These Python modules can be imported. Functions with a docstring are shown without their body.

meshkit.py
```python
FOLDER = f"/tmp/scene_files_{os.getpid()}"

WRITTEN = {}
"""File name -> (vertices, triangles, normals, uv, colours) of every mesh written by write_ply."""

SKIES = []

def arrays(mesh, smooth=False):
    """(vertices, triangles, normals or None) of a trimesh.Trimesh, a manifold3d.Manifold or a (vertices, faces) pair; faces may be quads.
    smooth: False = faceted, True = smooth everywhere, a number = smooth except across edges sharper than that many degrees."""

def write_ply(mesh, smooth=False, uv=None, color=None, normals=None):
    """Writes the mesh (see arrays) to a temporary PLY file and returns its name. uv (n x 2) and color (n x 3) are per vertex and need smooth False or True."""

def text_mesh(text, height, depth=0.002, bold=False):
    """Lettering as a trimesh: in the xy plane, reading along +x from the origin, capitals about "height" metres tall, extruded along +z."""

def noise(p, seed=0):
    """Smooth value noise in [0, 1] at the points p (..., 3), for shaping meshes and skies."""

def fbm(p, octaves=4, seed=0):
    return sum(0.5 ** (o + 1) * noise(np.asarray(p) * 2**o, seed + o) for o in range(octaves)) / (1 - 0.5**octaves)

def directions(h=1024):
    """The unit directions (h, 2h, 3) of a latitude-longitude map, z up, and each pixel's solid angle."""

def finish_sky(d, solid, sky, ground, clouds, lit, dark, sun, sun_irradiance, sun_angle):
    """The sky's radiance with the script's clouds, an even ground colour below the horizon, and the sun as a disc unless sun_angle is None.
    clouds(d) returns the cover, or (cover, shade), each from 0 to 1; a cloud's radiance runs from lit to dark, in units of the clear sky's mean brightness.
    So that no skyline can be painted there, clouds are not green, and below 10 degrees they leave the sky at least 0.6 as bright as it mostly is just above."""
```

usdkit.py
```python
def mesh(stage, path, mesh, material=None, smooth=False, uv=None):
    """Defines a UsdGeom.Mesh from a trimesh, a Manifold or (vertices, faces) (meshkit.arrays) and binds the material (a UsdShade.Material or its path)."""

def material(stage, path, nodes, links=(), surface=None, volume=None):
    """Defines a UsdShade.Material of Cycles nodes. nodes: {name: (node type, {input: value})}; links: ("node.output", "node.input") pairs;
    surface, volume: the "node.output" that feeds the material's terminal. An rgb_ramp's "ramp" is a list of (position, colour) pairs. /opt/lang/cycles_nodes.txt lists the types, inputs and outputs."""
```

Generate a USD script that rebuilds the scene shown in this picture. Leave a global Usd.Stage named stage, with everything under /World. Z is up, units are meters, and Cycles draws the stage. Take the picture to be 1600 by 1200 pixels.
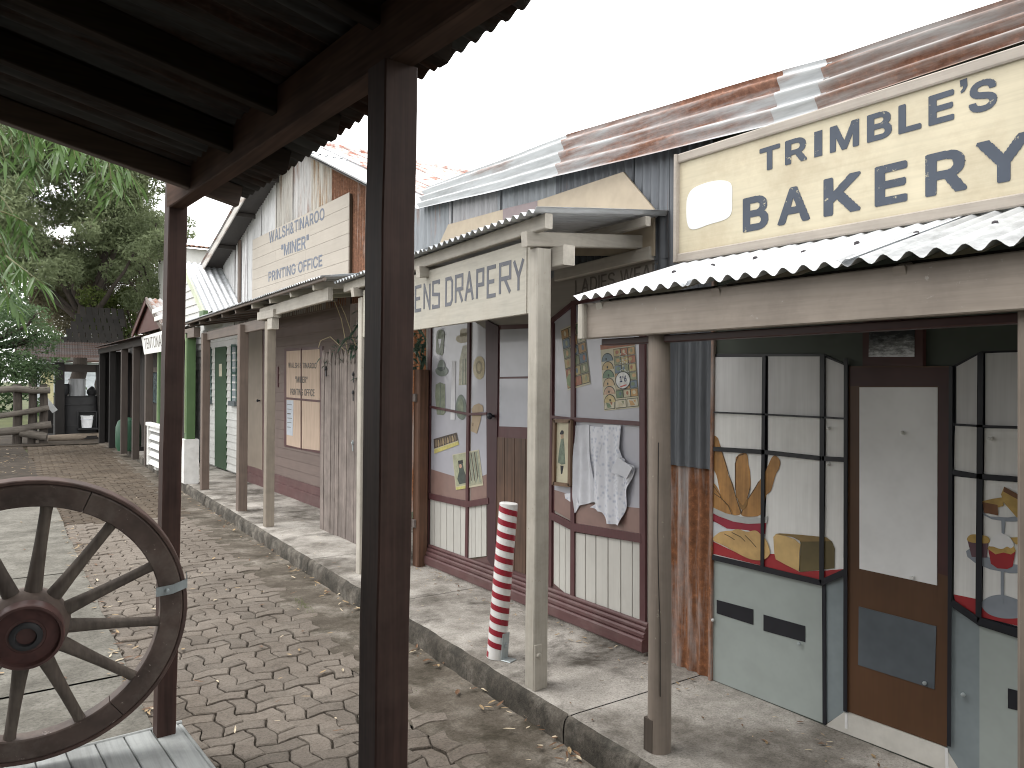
import math, random
import numpy as np
import trimesh
import usdkit, meshkit
from pxr import Usd, UsdGeom, UsdLux, UsdShade, Gf, Sdf
from shapely.geometry import Polygon, LineString, box as sbox
from shapely.ops import unary_union

stage = Usd.Stage.CreateInMemory()
UsdGeom.SetStageUpAxis(stage, 'Z')
UsdGeom.SetStageMetersPerUnit(stage, 1.0)
stage.SetDefaultPrim(UsdGeom.Xform.Define(stage, '/World').GetPrim())
UsdGeom.Scope.Define(stage, '/World/Looks')
random.seed(7)
RNG = np.random.default_rng(7)

# ------------------------------------------------------------------ camera
YAW, ROLL, FPX = math.radians(35.15), 0.009, 1200.0
CAM = np.array([0.0, 0.0, 1.89])
Fw = np.array([math.sin(YAW), math.cos(YAW), 0.0])
R0 = np.array([math.cos(YAW), -math.sin(YAW), 0.0])
U0 = np.array([0.0, 0.0, 1.0])
Rt = R0 * math.cos(ROLL) + U0 * math.sin(ROLL)
Up = U0 * math.cos(ROLL) - R0 * math.sin(ROLL)
cam = UsdGeom.Camera.Define(stage, '/World/camera')
cam.CreateHorizontalApertureAttr(36.0)
cam.CreateVerticalApertureAttr(27.0)
cam.CreateFocalLengthAttr(36.0 * FPX / 1600.0)
cam.CreateClippingRangeAttr(Gf.Vec2f(0.05, 2000.0))
cam.CreateExposureAttr(1.2)
m4 = Gf.Matrix4d(*Rt, 0, *Up, 0, *(-Fw), 0, *CAM, 1)
cam.AddTransformOp().Set(m4)

# ------------------------------------------------------------------ sky and the veiled sun
SUN_EL, SUN_AZ = math.radians(62), math.radians(-60)     # azimuth as atan2(x, y)
sky_mat = usdkit.material(stage, '/World/Looks/sky_overcast', {
    'tc': ('texture_coordinate', {}),
    'sky': ('sky_texture', {'sky_type': 'single_scattering', 'sun_disc': False, 'sun_elevation': SUN_EL, 'sun_rotation': SUN_AZ}),
    'n': ('noise_texture', {'scale': 2.2, 'detail': 5.0, 'roughness': 0.55}),
    'r': ('rgb_ramp', {'ramp': [(0.25, (10.9, 10.85, 10.75)), (0.75, (14.3, 14.2, 14.0))]}),
    'm': ('mix_color', {'fac': 0.93, 'use_clamp': False}),
    'bg': ('background_shader', {'strength': 0.085}),
}, [('tc.generated', 'n.vector'), ('n.fac', 'r.fac'), ('sky.color', 'm.a'), ('r.color', 'm.b'), ('m.result', 'bg.color')], surface='bg.background')
sky = UsdLux.DomeLight.Define(stage, '/World/sky')
UsdShade.MaterialBindingAPI.Apply(sky.GetPrim()).Bind(sky_mat)
sky.GetPrim().SetCustomDataByKey('kind', 'structure')
sun = UsdLux.DistantLight.Define(stage, '/World/sun')
sun.CreateNormalizeAttr(True) if hasattr(sun, 'CreateNormalizeAttr') else None
sun.CreateIntensityAttr(0.25)
sun.CreateAngleAttr(35.0)
sun.CreateColorAttr(Gf.Vec3f(1.0, 0.97, 0.93))
sd = np.array([math.cos(SUN_EL) * math.sin(SUN_AZ), math.cos(SUN_EL) * math.cos(SUN_AZ), math.sin(SUN_EL)])
zx = sd; xx = np.cross([0, 1, 0], zx); xx /= np.linalg.norm(xx); yx = np.cross(zx, xx)
sun.AddTransformOp().Set(Gf.Matrix4d(*xx, 0, *yx, 0, *zx, 0, 0, 0, 30, 1))

# ------------------------------------------------------------------ measuring helpers (a photo point on a known plane of the place)
def ray(x, y): return Fw + (x - 800) / FPX * Rt + (600 - y) / FPX * Up

class Plane:
    def __init__(s, o, ex, ey):
        s.o, s.ex, s.ey = (np.array(a, float) for a in (o, ex, ey))
        s.ex /= np.linalg.norm(s.ex); s.ey /= np.linalg.norm(s.ey)
        s.n = np.cross(s.ex, s.ey)
    def px(s, pts):
        out = []
        for x, y in pts:
            d = ray(x, y); t = np.dot(s.o - CAM, s.n) / np.dot(d, s.n)
            q = CAM + t * d - s.o
            out.append((q @ s.ex, q @ s.ey))
        return out
    def p1(s, x, y): return np.array(s.px([(x, y)])[0])
    def at(s, a, b, c=0.0): return s.o + s.ex * a + s.ey * b + s.n * c
    def world(s, v):
        v = np.asarray(v, float)
        return s.o + v[:, :1] * s.ex + v[:, 1:2] * s.ey + v[:, 2:3] * s.n
def wall_plane(X): return Plane((X, 0, 0), (0, -1, 0), (0, 0, 1))     # a wall facing the street
def C(ox, oy, s): return lambda pts: [(ox + x / s, oy + y / s) for x, y in pts]
def on(ax, val, x, y):
    d = ray(x, y); return CAM + (val - CAM[ax]) / d[ax] * d

# ------------------------------------------------------------------ stage helpers
counts = {}
def fresh(parent, name):
    k = counts.get((parent, name), 0); counts[(parent, name)] = k + 1
    return parent + '/' + (name if k == 0 else '%s_%03d' % (name, k))
bases = {}
def base_of(path):
    while path not in bases and path.count('/') > 1: path = path.rsplit('/', 1)[0]
    return bases.get(path, np.zeros(3))
def data(prim, **kw):
    for k, v in kw.items():
        if v: prim.SetCustomDataByKey(k, v)
def thing(name, label, category, base=(0, 0, 0), group=None, kind=None):
    p = fresh('/World', name)
    x = UsdGeom.Xform.Define(stage, p); x.AddTranslateOp().Set(Gf.Vec3d(*map(float, base)))
    bases[p] = np.array(base, float)
    data(x.GetPrim(), label=label, category=category, group=group, kind=kind)
    return p
def arr(mesh):
    if isinstance(mesh, tuple): return np.asarray(mesh[0], float), np.asarray(mesh[1], int)
    return np.asarray(mesh.vertices, float), np.asarray(mesh.faces, int)
def tri(f):
    f = np.asarray(f, int)
    return np.vstack([f[:, [0, 1, 2]], f[:, [0, 2, 3]]]) if f.shape[1] == 4 else f
def cat(parts):
    V, Fc, n = [], [], 0
    for p in parts:
        v, f = arr(p); f = tri(f)
        V.append(v); Fc.append(f + n); n += len(v)
    return np.vstack(V), np.vstack(Fc)
def obj(name, mesh, mat, parent='/World', smooth=False, label=None, category=None, group=None, kind=None):
    p = fresh(parent, name)
    if isinstance(mesh, list): mesh = cat(mesh)
    v, f = arr(mesh); v = v - base_of(parent)
    m = usdkit.mesh(stage, p, (v, tri(f)), mat, smooth=smooth)
    data(m.GetPrim(), label=label, category=category, group=group, kind=kind)
    return p

# ------------------------------------------------------------------ shape helpers
def unit(v): v = np.asarray(v, float); return v / np.linalg.norm(v)
def loft(rings, cap=True, closed=True):
    k = len(rings[0]); V = np.vstack(rings); F = []
    for i in range(len(rings) - 1):
        for j in range(k if closed else k - 1):
            a, b = i * k + j, i * k + (j + 1) % k
            F += [(a, b, b + k), (a, b + k, a + k)]
    if cap:
        F += [(0, j + 1, j) for j in range(1, k - 1)]
        o = (len(rings) - 1) * k
        F += [(o, o + j, o + j + 1) for j in range(1, k - 1)]
    return V, np.array(F)
def beam(p0, p1, w, h, up=(0, 0, 1), ch=0.006, w1=None, h1=None, n=1, wob=0.0, seed=0):
    p0, p1 = np.array(p0, float), np.array(p1, float)
    d = unit(p1 - p0); s = unit(np.cross(d, up)); u = np.cross(s, d)
    rings = []
    rs = np.random.default_rng(seed + 991)
    for i in range(n + 1):
        t = i / n
        a, b = (w + ((w1 or w) - w) * t) / 2, (h + ((h1 or h) - h) * t) / 2
        c = min(ch, a * .8, b * .8)
        pts = [(a - c, -b), (a, -b + c), (a, b - c), (a - c, b), (-a + c, b), (-a, b - c), (-a, -b + c), (-a + c, -b)]
        o = p0 + (p1 - p0) * t + (s * rs.normal(0, wob) + u * rs.normal(0, wob) if wob and 0 < i < n else 0)
        rings.append(np.array([o + s * x + u * y for x, y in pts]))
    return loft(rings)
def tube(pts, rad, k=10, cap=True):
    pts = np.asarray(pts, float); n = len(pts)
    rad = np.full(n, rad) if np.ndim(rad) == 0 else np.asarray(rad)
    rings = []
    ref = np.array([0, 0, 1.0])
    for i in range(n):
        d = unit(pts[min(i + 1, n - 1)] - pts[max(i - 1, 0)])
        r = ref if abs(d @ ref) < .95 else np.array([1.0, 0, 0])
        a = unit(np.cross(d, r)); b = np.cross(d, a)
        ang = np.arange(k) / k * 2 * math.pi
        rings.append(pts[i] + rad[i] * (np.cos(ang)[:, None] * a + np.sin(ang)[:, None] * b))
    return loft(rings, cap)
def lathe(prof, o, axis=(0, 0, 1), k=24):
    axis = unit(axis); a = unit(np.cross(axis, (1, 0, 0) if abs(axis[0]) < .9 else (0, 1, 0))); b = np.cross(axis, a)
    ang = np.arange(k) / k * 2 * math.pi
    rings = [np.array(o) + axis * z + max(r, 1e-4) * (np.cos(ang)[:, None] * a + np.sin(ang)[:, None] * b) for r, z in prof]
    return loft(rings)
def spline(pts, k=6):
    P = np.asarray(pts, float); n = len(P); out = []
    for i in range(n):
        a, b, c, d = P[i - 1], P[i], P[(i + 1) % n], P[(i + 2) % n]
        for j in range(k):
            t = j / k
            out.append(.5 * (2 * b + (c - a) * t + (2 * a - 5 * b + 4 * c - d) * t * t + (3 * b - a - 3 * c + d) * t ** 3))
    return out
def slab(poly, pl, t, off=0.0):
    if not poly.is_valid: poly = poly.buffer(0)
    gs = [g for g in getattr(poly, 'geoms', [poly]) if g.area > 1e-7]
    parts = []
    for g in gs:
        m = trimesh.creation.extrude_polygon(g, t, engine='earcut')
        v = np.array(m.vertices); v[:, 2] += off
        parts.append((pl.world(v), np.array(m.faces)))
    return cat(parts)
def px_poly(pl, pts, smooth=False):
    q = pl.px(pts)
    return Polygon(spline(q) if smooth else q).buffer(0)
def panel(pl, pts, t, off=0.0, smooth=False): return slab(px_poly(pl, pts, smooth), pl, t, off)
def strip(pl, pts, w, t, off=0.0):
    """a band of width w metres along photo points on the plane"""
    return slab(LineString(pl.px(pts)).buffer(w / 2, cap_style=2, join_style=2), pl, t, off)
def corr(P00, P10, P01, P11, nrm, pitch=0.076, amp=0.009, seg=8, nr=3, th=0.0014, wob=0.004, seed=0, lift=None):
    """corrugated sheet; the waves go from P00 to P10, the ridges run from P00 to P01"""
    P00, P10, P01, P11 = (np.array(p, float) for p in (P00, P10, P01, P11))
    wa = max(np.linalg.norm(P10 - P00), np.linalg.norm(P11 - P01))
    na = max(6, int(wa / pitch * seg)); nrm = unit(nrm)
    A = np.linspace(0, 1, na + 1)[:, None]; B = np.linspace(0, 1, nr + 1)[None, :]
    G = ((1 - A) * (1 - B))[..., None] * P00 + (A * (1 - B))[..., None] * P10 + ((1 - A) * B)[..., None] * P01 + (A * B)[..., None] * P11
    wave = amp * np.cos(A * wa / pitch * 2 * math.pi) + 0 * B
    wave = wave + wob * (meshkit.noise(np.stack([G[..., 0] * 1.7 + seed * 13.1, G[..., 1] * 1.7, G[..., 2] * 1.7], -1)) - .5) * 2
    if lift is not None: wave = wave + lift(A, B)
    T = G + wave[..., None] * nrm
    Bm = T - th * nrm
    n1 = nr + 1; N = (na + 1) * n1
    V = np.vstack([T.reshape(-1, 3), Bm.reshape(-1, 3)])
    i, j = np.meshgrid(np.arange(na), np.arange(nr), indexing='ij')
    a = (i * n1 + j).ravel(); b = a + n1; c = b + 1; d = a + 1
    F = [np.stack([a, b, c], 1), np.stack([a, c, d], 1), np.stack([a + N, c + N, b + N], 1), np.stack([a + N, d + N, c + N], 1)]
    def edge(e):
        e = np.array(e); p, q = e[:-1], e[1:]
        F.append(np.stack([p, q, q + N], 1)); F.append(np.stack([p, q + N, p + N], 1))
    edge(np.arange(na + 1) * n1); edge(np.arange(na + 1) * n1 + nr); edge(np.arange(n1)); edge(na * n1 + np.arange(n1))
    F = np.vstack(F)
    # orient: top faces along nrm
    fn = np.cross(V[F[0, 1]] - V[F[0, 0]], V[F[0, 2]] - V[F[0, 0]])
    if fn @ nrm < 0: F = F[:, ::-1]
    return V, F
def grid(P00, P10, P01, P11, nu, nv, h=None):
    P00, P10, P01, P11 = (np.array(p, float) for p in (P00, P10, P01, P11))
    A, B = np.meshgrid(np.linspace(0, 1, nu + 1), np.linspace(0, 1, nv + 1), indexing='ij')
    A, B = A[..., None], B[..., None]
    G = (1 - A) * (1 - B) * P00 + A * (1 - B) * P10 + (1 - A) * B * P01 + A * B * P11
    if h is not None: G = G.copy(); G[..., 2] += h(G)
    i, j = np.meshgrid(np.arange(nu), np.arange(nv), indexing='ij')
    a = (i * (nv + 1) + j).ravel(); b = a + nv + 1
    return G.reshape(-1, 3), np.vstack([np.stack([a, b, b + 1], 1), np.stack([a, b + 1, a + 1], 1)])
def fat(text, grow):
    """lettering outline as a flat shape, thickened by grow (capitals are one unit tall)"""
    m = meshkit.text_mesh(text, 1.0, 0.01, True)
    v, f = np.array(m.vertices), np.array(m.faces)
    top = v[f][:, :, 2].min(1) > .005
    return unary_union([Polygon(t[:, :2]).buffer(1e-5) for t in v[f][top]]).simplify(.004).buffer(grow, join_style=2, mitre_limit=2.0)
def each_letter(mesh, ax):
    """splits lettering into its characters, by overlap along the axis ax"""
    v, f = arr(mesh)
    parts = trimesh.Trimesh(v, f, process=True).split(only_watertight=False)
    spans = sorted([((p.vertices @ ax).min(), (p.vertices @ ax).max(), p) for p in parts], key=lambda t: t[0])
    out = []
    for a, b, p in spans:
        if out and a < out[-1][1] - .15 * min(b - a, out[-1][1] - out[-1][0]): out[-1][1] = max(out[-1][1], b); out[-1][2].append((np.array(p.vertices), np.array(p.faces)))
        else: out.append([a, b, [(np.array(p.vertices), np.array(p.faces))]])
    return [cat(o[2]) for o in out]
def boxm(lo, hi, ch=0.004):
    lo, hi = np.array(lo, float), np.array(hi, float); c = (lo + hi) / 2
    return beam((c[0], lo[1], c[2]), (c[0], hi[1], c[2]), hi[0] - lo[0], hi[2] - lo[2], (0, 0, 1), ch)
def text_shape(text, bold):
    """lettering set character by character with even gaps; a plain bar stands for the capital I"""
    x, out = 0.0, []
    for ch in text:
        if ch == ' ': x += .42; continue
        m = trimesh.creation.box((.17 if bold else .13, 1, .01)) if ch == 'I' else meshkit.text_mesh(ch, 1.0, .01, bold)
        v = np.array(m.vertices); v[:, 0] += x - v[:, 0].min()
        if ch == 'I': v[:, 1] -= v[:, 1].min()
        v[:, 2] -= v[:, 2].min()
        x = v[:, 0].max() + .15; out.append(trimesh.Trimesh(v, m.faces, process=False))
    return trimesh.util.concatenate(out)
def letters(text, pl, lb, rb, rt, lt, off, bold=True, t=0.002, grow=None):
    """lettering fitted between four photo points (left bottom, right bottom, right top, left top) on a plane"""
    if text == 'I': m = trimesh.creation.box((.3, 1, .01))
    elif grow is None: m = text_shape(text, bold)
    else: m = trimesh.util.concatenate([trimesh.creation.extrude_polygon(g, .01, engine='earcut') for g in getattr(fat(text, grow), 'geoms', [fat(text, grow)])])
    v = np.array(m.vertices); lo, hi = v.min(0), v.max(0)
    v[:, :2] = (v[:, :2] - lo[:2]) / (hi[:2] - lo[:2])
    q = [np.array(p) for p in pl.px([lb, rb, rt, lt])]
    x, y = v[:, :1], v[:, 1:2]
    w = (1 - x) * (1 - y) * q[0] + x * (1 - y) * q[1] + x * y * q[2] + (1 - x) * y * q[3]
    z = (v[:, 2:3] - lo[2]) / (hi[2] - lo[2]) * t + off
    return pl.world(np.hstack([w, z])), np.array(m.faces)
def letters_m(text, pl, a0, b0, a1, h, off, bold=False, t=0.0015):
    """lettering fitted from a0 to a1 with its foot at b0, in metres on the plane"""
    m = text_shape(text, bold)
    v = np.array(m.vertices); lo, hi = v.min(0), v.max(0)
    w = np.stack([a0 + (v[:, 0] - lo[0]) / (hi[0] - lo[0]) * (a1 - a0), b0 + (v[:, 1] - lo[1]) / (hi[1] - lo[1]) * h, (v[:, 2] - lo[2]) / (hi[2] - lo[2]) * t + off], 1)
    return pl.world(w), np.array(m.faces)

# ------------------------------------------------------------------ materials
_m = {}
def mul(c, k): return tuple(min(1.0, x * k) for x in c)
AX = {'x': (1.2, 30, 30), 'y': (30, 1.2, 30), 'z': (30, 30, 1.2), None: (6, 6, 6)}
def paint(name, col, rough=0.6, var=0.12, scale=3.0, grain=None, gv=0.12, dirt=0.0, dirtcol=(0.05, 0.045, 0.04), dscale=5.0, bump=0.15, coat=0.0, rnd=0.0, spec=0.4, chips=0.0, chipcol=(0.3, 0.27, 0.22)):
    if name in _m: return _m[name]
    nodes = {
        'g': ('geometry', {}),
        'mp': ('mapping', {'scale': AX[grain]}),
        'n1': ('noise_texture', {'scale': scale, 'detail': 5.0, 'roughness': 0.6}),
        'r1': ('rgb_ramp', {'ramp': [(0.28, mul(col, 1 - var)), (0.72, mul(col, 1 + var))]}),
        'n2': ('noise_texture', {'scale': 1.6, 'detail': 4.0, 'roughness': 0.65}),
        'r2': ('rgb_ramp', {'ramp': [(0.3, (1 - gv,) * 3), (0.6, (1.0,) * 3)]}),
        'mg': ('mix_color', {'blend_type': 'multiply', 'fac': 1.0}),
        'n3': ('noise_texture', {'scale': dscale, 'detail': 7.0, 'roughness': 0.7}),
        'r3': ('rgb_ramp', {'ramp': [(0.46, (0, 0, 0)), (0.68, (dirt,) * 3)]}),
        'md': ('mix_color', {'b': dirtcol}),
        'bp': ('bump', {'strength': bump, 'distance': 0.004}),
        'p': ('principled_bsdf', {'roughness': rough, 'coat_weight': coat, 'coat_roughness': 0.06, 'specular_ior_level': spec}),
        's3': ('separate_color', {}),
    }
    links = [('g.position', 'n1.vector'), ('n1.fac', 'r1.fac'), ('g.position', 'mp.vector'), ('mp.vector', 'n2.vector'), ('n2.fac', 'r2.fac'),
             ('r1.color', 'mg.a'), ('r2.color', 'mg.b'), ('g.position', 'n3.vector'), ('n3.fac', 'r3.fac'), ('r3.color', 's3.color'), ('s3.r', 'md.fac'),
             ('mg.result', 'md.a'), ('n2.fac', 'bp.height'), ('bp.normal', 'p.normal')]
    last = 'md.result'
    if chips:
        nodes |= {'n4': ('noise_texture', {'scale': 22.0, 'detail': 6.0, 'roughness': 0.7}), 'r4': ('rgb_ramp', {'ramp': [(0.66 - chips * .1, (0, 0, 0)), (0.7 - chips * .1, (1, 1, 1))]}),
                  's4': ('separate_color', {}), 'mc': ('mix_color', {'b': chipcol})}
        links += [('g.position', 'n4.vector'), ('n4.fac', 'r4.fac'), ('r4.color', 's4.color'), ('s4.r', 'mc.fac'), (last, 'mc.a')]
        last = 'mc.result'
    if rnd:
        nodes |= {'oi': ('object_info', {}), 'mr': ('map_range', {'from_min': 0.0, 'from_max': 1.0, 'to_min': 1 - rnd, 'to_max': 1 + rnd}), 'cc': ('combine_color', {}), 'mm': ('mix_color', {'blend_type': 'multiply', 'fac': 1.0})}
        links += [('oi.random', 'mr.value'), ('mr.result', 'cc.r'), ('mr.result', 'cc.g'), ('mr.result', 'cc.b'), (last, 'mm.a'), ('cc.color', 'mm.b')]
        last = 'mm.result'
    links.append((last, 'p.base_color'))
    _m[name] = usdkit.material(stage, '/World/Looks/' + name, nodes, links, surface='p.BSDF')
    return _m[name]
def galv(name, rust, axis='z', base=(0.42, 0.44, 0.46), rcol=(0.21, 0.085, 0.04), metal=0.35, rough=0.5, rnd=0.1, dark=0.35, spec=0.5):
    if name in _m: return _m[name]
    sc = {'x': (0.5, 5, 5), 'y': (5, 0.5, 5), 'z': (5, 5, 0.5)}[axis]
    lo = 0.80 - 0.55 * rust
    nodes = {
        'g': ('geometry', {}), 'mp': ('mapping', {'scale': sc}), 'mq': ('mapping', {'scale': tuple(3 * x for x in sc)}),
        'nr': ('noise_texture', {'scale': 1.3, 'detail': 7.0, 'roughness': 0.66}),
        'rr': ('rgb_ramp', {'ramp': [(lo - .08, (0, 0, 0)), (lo + .10, (1, 1, 1))]}), 'sr': ('separate_color', {}),
        'ns': ('noise_texture', {'scale': 1.0, 'detail': 6.0, 'roughness': 0.7}),
        'rs': ('rgb_ramp', {'ramp': [(0.28, mul(base, 1 - dark)), (0.5, base), (0.75, mul(base, 1.25))]}),
        'nc': ('noise_texture', {'scale': 26.0, 'detail': 5.0, 'roughness': 0.7}),
        'rc': ('rgb_ramp', {'ramp': [(0.3, mul(rcol, 0.55)), (0.55, rcol), (0.75, mul(rcol, 1.8))]}),
        'mx': ('mix_color', {}), 'oi': ('object_info', {}),
        'mr': ('map_range', {'to_min': 1 - rnd, 'to_max': 1 + rnd}), 'cc': ('combine_color', {}), 'mm': ('mix_color', {'blend_type': 'multiply', 'fac': 1.0}),
        'mt': ('map_range', {'to_min': metal, 'to_max': 0.0}), 'ro': ('map_range', {'to_min': rough, 'to_max': 0.9}),
        'bp': ('bump', {'strength': 0.12, 'distance': 0.003}),
        'p': ('principled_bsdf', {'specular_ior_level': spec}),
    }
    links = [('g.position', 'mp.vector'), ('g.position', 'mq.vector'), ('mp.vector', 'nr.vector'), ('nr.fac', 'rr.fac'), ('rr.color', 'sr.color'), ('mq.vector', 'ns.vector'), ('ns.fac', 'rs.fac'),
             ('g.position', 'nc.vector'), ('nc.fac', 'rc.fac'), ('rs.color', 'mx.a'), ('rc.color', 'mx.b'), ('sr.r', 'mx.fac'),
             ('oi.random', 'mr.value'), ('mr.result', 'cc.r'), ('mr.result', 'cc.g'), ('mr.result', 'cc.b'), ('mx.result', 'mm.a'), ('cc.color', 'mm.b'),
             ('sr.r', 'mt.value'), ('sr.r', 'ro.value'), ('mm.result', 'p.base_color'), ('mt.result', 'p.metallic'), ('ro.result', 'p.roughness'), ('nc.fac', 'bp.height'), ('bp.normal', 'p.normal')]
    _m[name] = usdkit.material(stage, '/World/Looks/' + name, nodes, links, surface='p.BSDF')
    return _m[name]
def ground_mat(name, stops, scale=1.1, fine=40.0, spots=0.5, spotcol=(0.03, 0.028, 0.025), bump=0.5, rnd=0.0, sscale=3.0, lo=0.5):
    """blotchy, stained, gritty stone or earth"""
    if name in _m: return _m[name]
    nodes = {
        'g': ('geometry', {}),
        'n1': ('noise_texture', {'scale': scale, 'detail': 8.0, 'roughness': 0.68}), 'r1': ('rgb_ramp', {'ramp': stops}),
        'n2': ('noise_texture', {'scale': fine, 'detail': 5.0, 'roughness': 0.75}), 'r2': ('rgb_ramp', {'ramp': [(0.3, (0.5,) * 3), (0.47, (0.96,) * 3), (0.72, (1.28,) * 3)]}),
        'm2': ('mix_color', {'blend_type': 'multiply', 'fac': 1.0, 'use_clamp': False}),
        'n3': ('noise_texture', {'scale': sscale, 'detail': 9.0, 'roughness': 0.72, 'distortion': 0.4}), 'r3': ('rgb_ramp', {'ramp': [(lo, (0, 0, 0)), (lo + .16, (spots,) * 3)]}), 's3': ('separate_color', {}),
        'm3': ('mix_color', {'b': spotcol}),
        'bp': ('bump', {'strength': bump, 'distance': 0.006}), 'p': ('principled_bsdf', {'roughness': 0.88, 'specular_ior_level': 0.25}),
    }
    links = [('g.position', 'n1.vector'), ('n1.fac', 'r1.fac'), ('g.position', 'n2.vector'), ('n2.fac', 'r2.fac'), ('r1.color', 'm2.a'), ('r2.color', 'm2.b'),
             ('g.position', 'n3.vector'), ('n3.fac', 'r3.fac'), ('r3.color', 's3.color'), ('s3.r', 'm3.fac'), ('m2.result', 'm3.a'), ('n2.fac', 'bp.height'), ('bp.normal', 'p.normal')]
    last = 'm3.result'
    if rnd:
        nodes |= {'oi': ('object_info', {}), 'rd': ('math', {'math_type': 'add'}), 'fr': ('math', {'math_type': 'fraction'}), 'mr': ('map_range', {'to_min': 1 - rnd, 'to_max': 1 + rnd}), 'cc': ('combine_color', {}), 'mm': ('mix_color', {'blend_type': 'multiply', 'fac': 1.0})}
        links += [('oi.random', 'rd.value1'), ('g.random_per_island', 'rd.value2'), ('rd.value', 'fr.value1'), ('fr.value', 'mr.value'), ('mr.result', 'cc.r'), ('mr.result', 'cc.g'), ('mr.result', 'cc.b'), (last, 'mm.a'), ('cc.color', 'mm.b')]
        last = 'mm.result'
    links.append((last, 'p.base_color'))
    _m[name] = usdkit.material(stage, '/World/Looks/' + name, nodes, links, surface='p.BSDF')
    return _m[name]
def leafmat(name, stops, trans=0.35, rough=0.45):
    nodes = {'g': ('geometry', {}), 'n': ('noise_texture', {'scale': 0.9, 'detail': 3.0}), 'ad': ('math', {'math_type': 'multiply_add', 'value2': 0.6}), 'sb': ('math', {'math_type': 'multiply_add', 'value2': 1.1, 'value3': -0.35}),
             'r': ('rgb_ramp', {'ramp': stops}), 'p': ('principled_bsdf', {'roughness': rough, 'specular_ior_level': 0.4}), 't': ('translucent_bsdf', {}), 'm': ('mix_closure', {'fac': trans})}
    links = [('g.position', 'n.vector'), ('g.random_per_island', 'ad.value1'), ('n.fac', 'sb.value1'), ('sb.value', 'ad.value3'), ('ad.value', 'r.fac'), ('r.color', 'p.base_color'), ('r.color', 't.color'), ('p.BSDF', 'm.closure1'), ('t.BSDF', 'm.closure2')]
    return usdkit.material(stage, '/World/Looks/' + name, nodes, links, surface='m.closure')

CREAM = paint('cream_post_paint', (0.44, 0.41, 0.355), grain='z', gv=0.16, dirt=0.35, dirtcol=(0.2, 0.18, 0.14), chips=0.15)
CREAMY = paint('cream_timber_paint', (0.42, 0.39, 0.34), grain='y', gv=0.16, dirt=0.3, dirtcol=(0.2, 0.18, 0.15), chips=0.1)
CREAMX = paint('cream_rafter_paint', (0.42, 0.39, 0.34), grain='x', gv=0.16, dirt=0.3, dirtcol=(0.2, 0.18, 0.15))
SIGNCREAM = paint('cream_sign_paint', (0.45, 0.425, 0.365), grain='y', gv=0.14, dirt=0.4, dirtcol=(0.26, 0.23, 0.18), dscale=3)
TAUPE = paint('taupe_timber_paint', (0.315, 0.27, 0.228), grain='y', gv=0.16, dirt=0.25, dirtcol=(0.12, 0.1, 0.085), chips=0.08, chipcol=(0.36, 0.33, 0.29))
TAUPEZ = paint('taupe_post_paint', (0.225, 0.187, 0.155), grain='z', gv=0.2, dirt=0.3, dirtcol=(0.1, 0.085, 0.075), chips=0.05)
DARKZ = paint('dark_brown_stain_post', (0.052, 0.027, 0.022), grain='z', gv=0.5, rough=0.6, var=0.35, dirt=0.3, dirtcol=(0.08, 0.05, 0.04), spec=0.25)
DARKY = paint('dark_brown_stain_beam', (0.075, 0.043, 0.031), grain='y', gv=0.4, rough=0.8, var=0.3, spec=0.12)
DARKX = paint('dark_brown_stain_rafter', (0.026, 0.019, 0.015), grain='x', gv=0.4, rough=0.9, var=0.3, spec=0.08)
BROWNZ = paint('brown_post_paint', (0.15, 0.113, 0.092), grain='z', gv=0.25, dirt=0.2)
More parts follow.
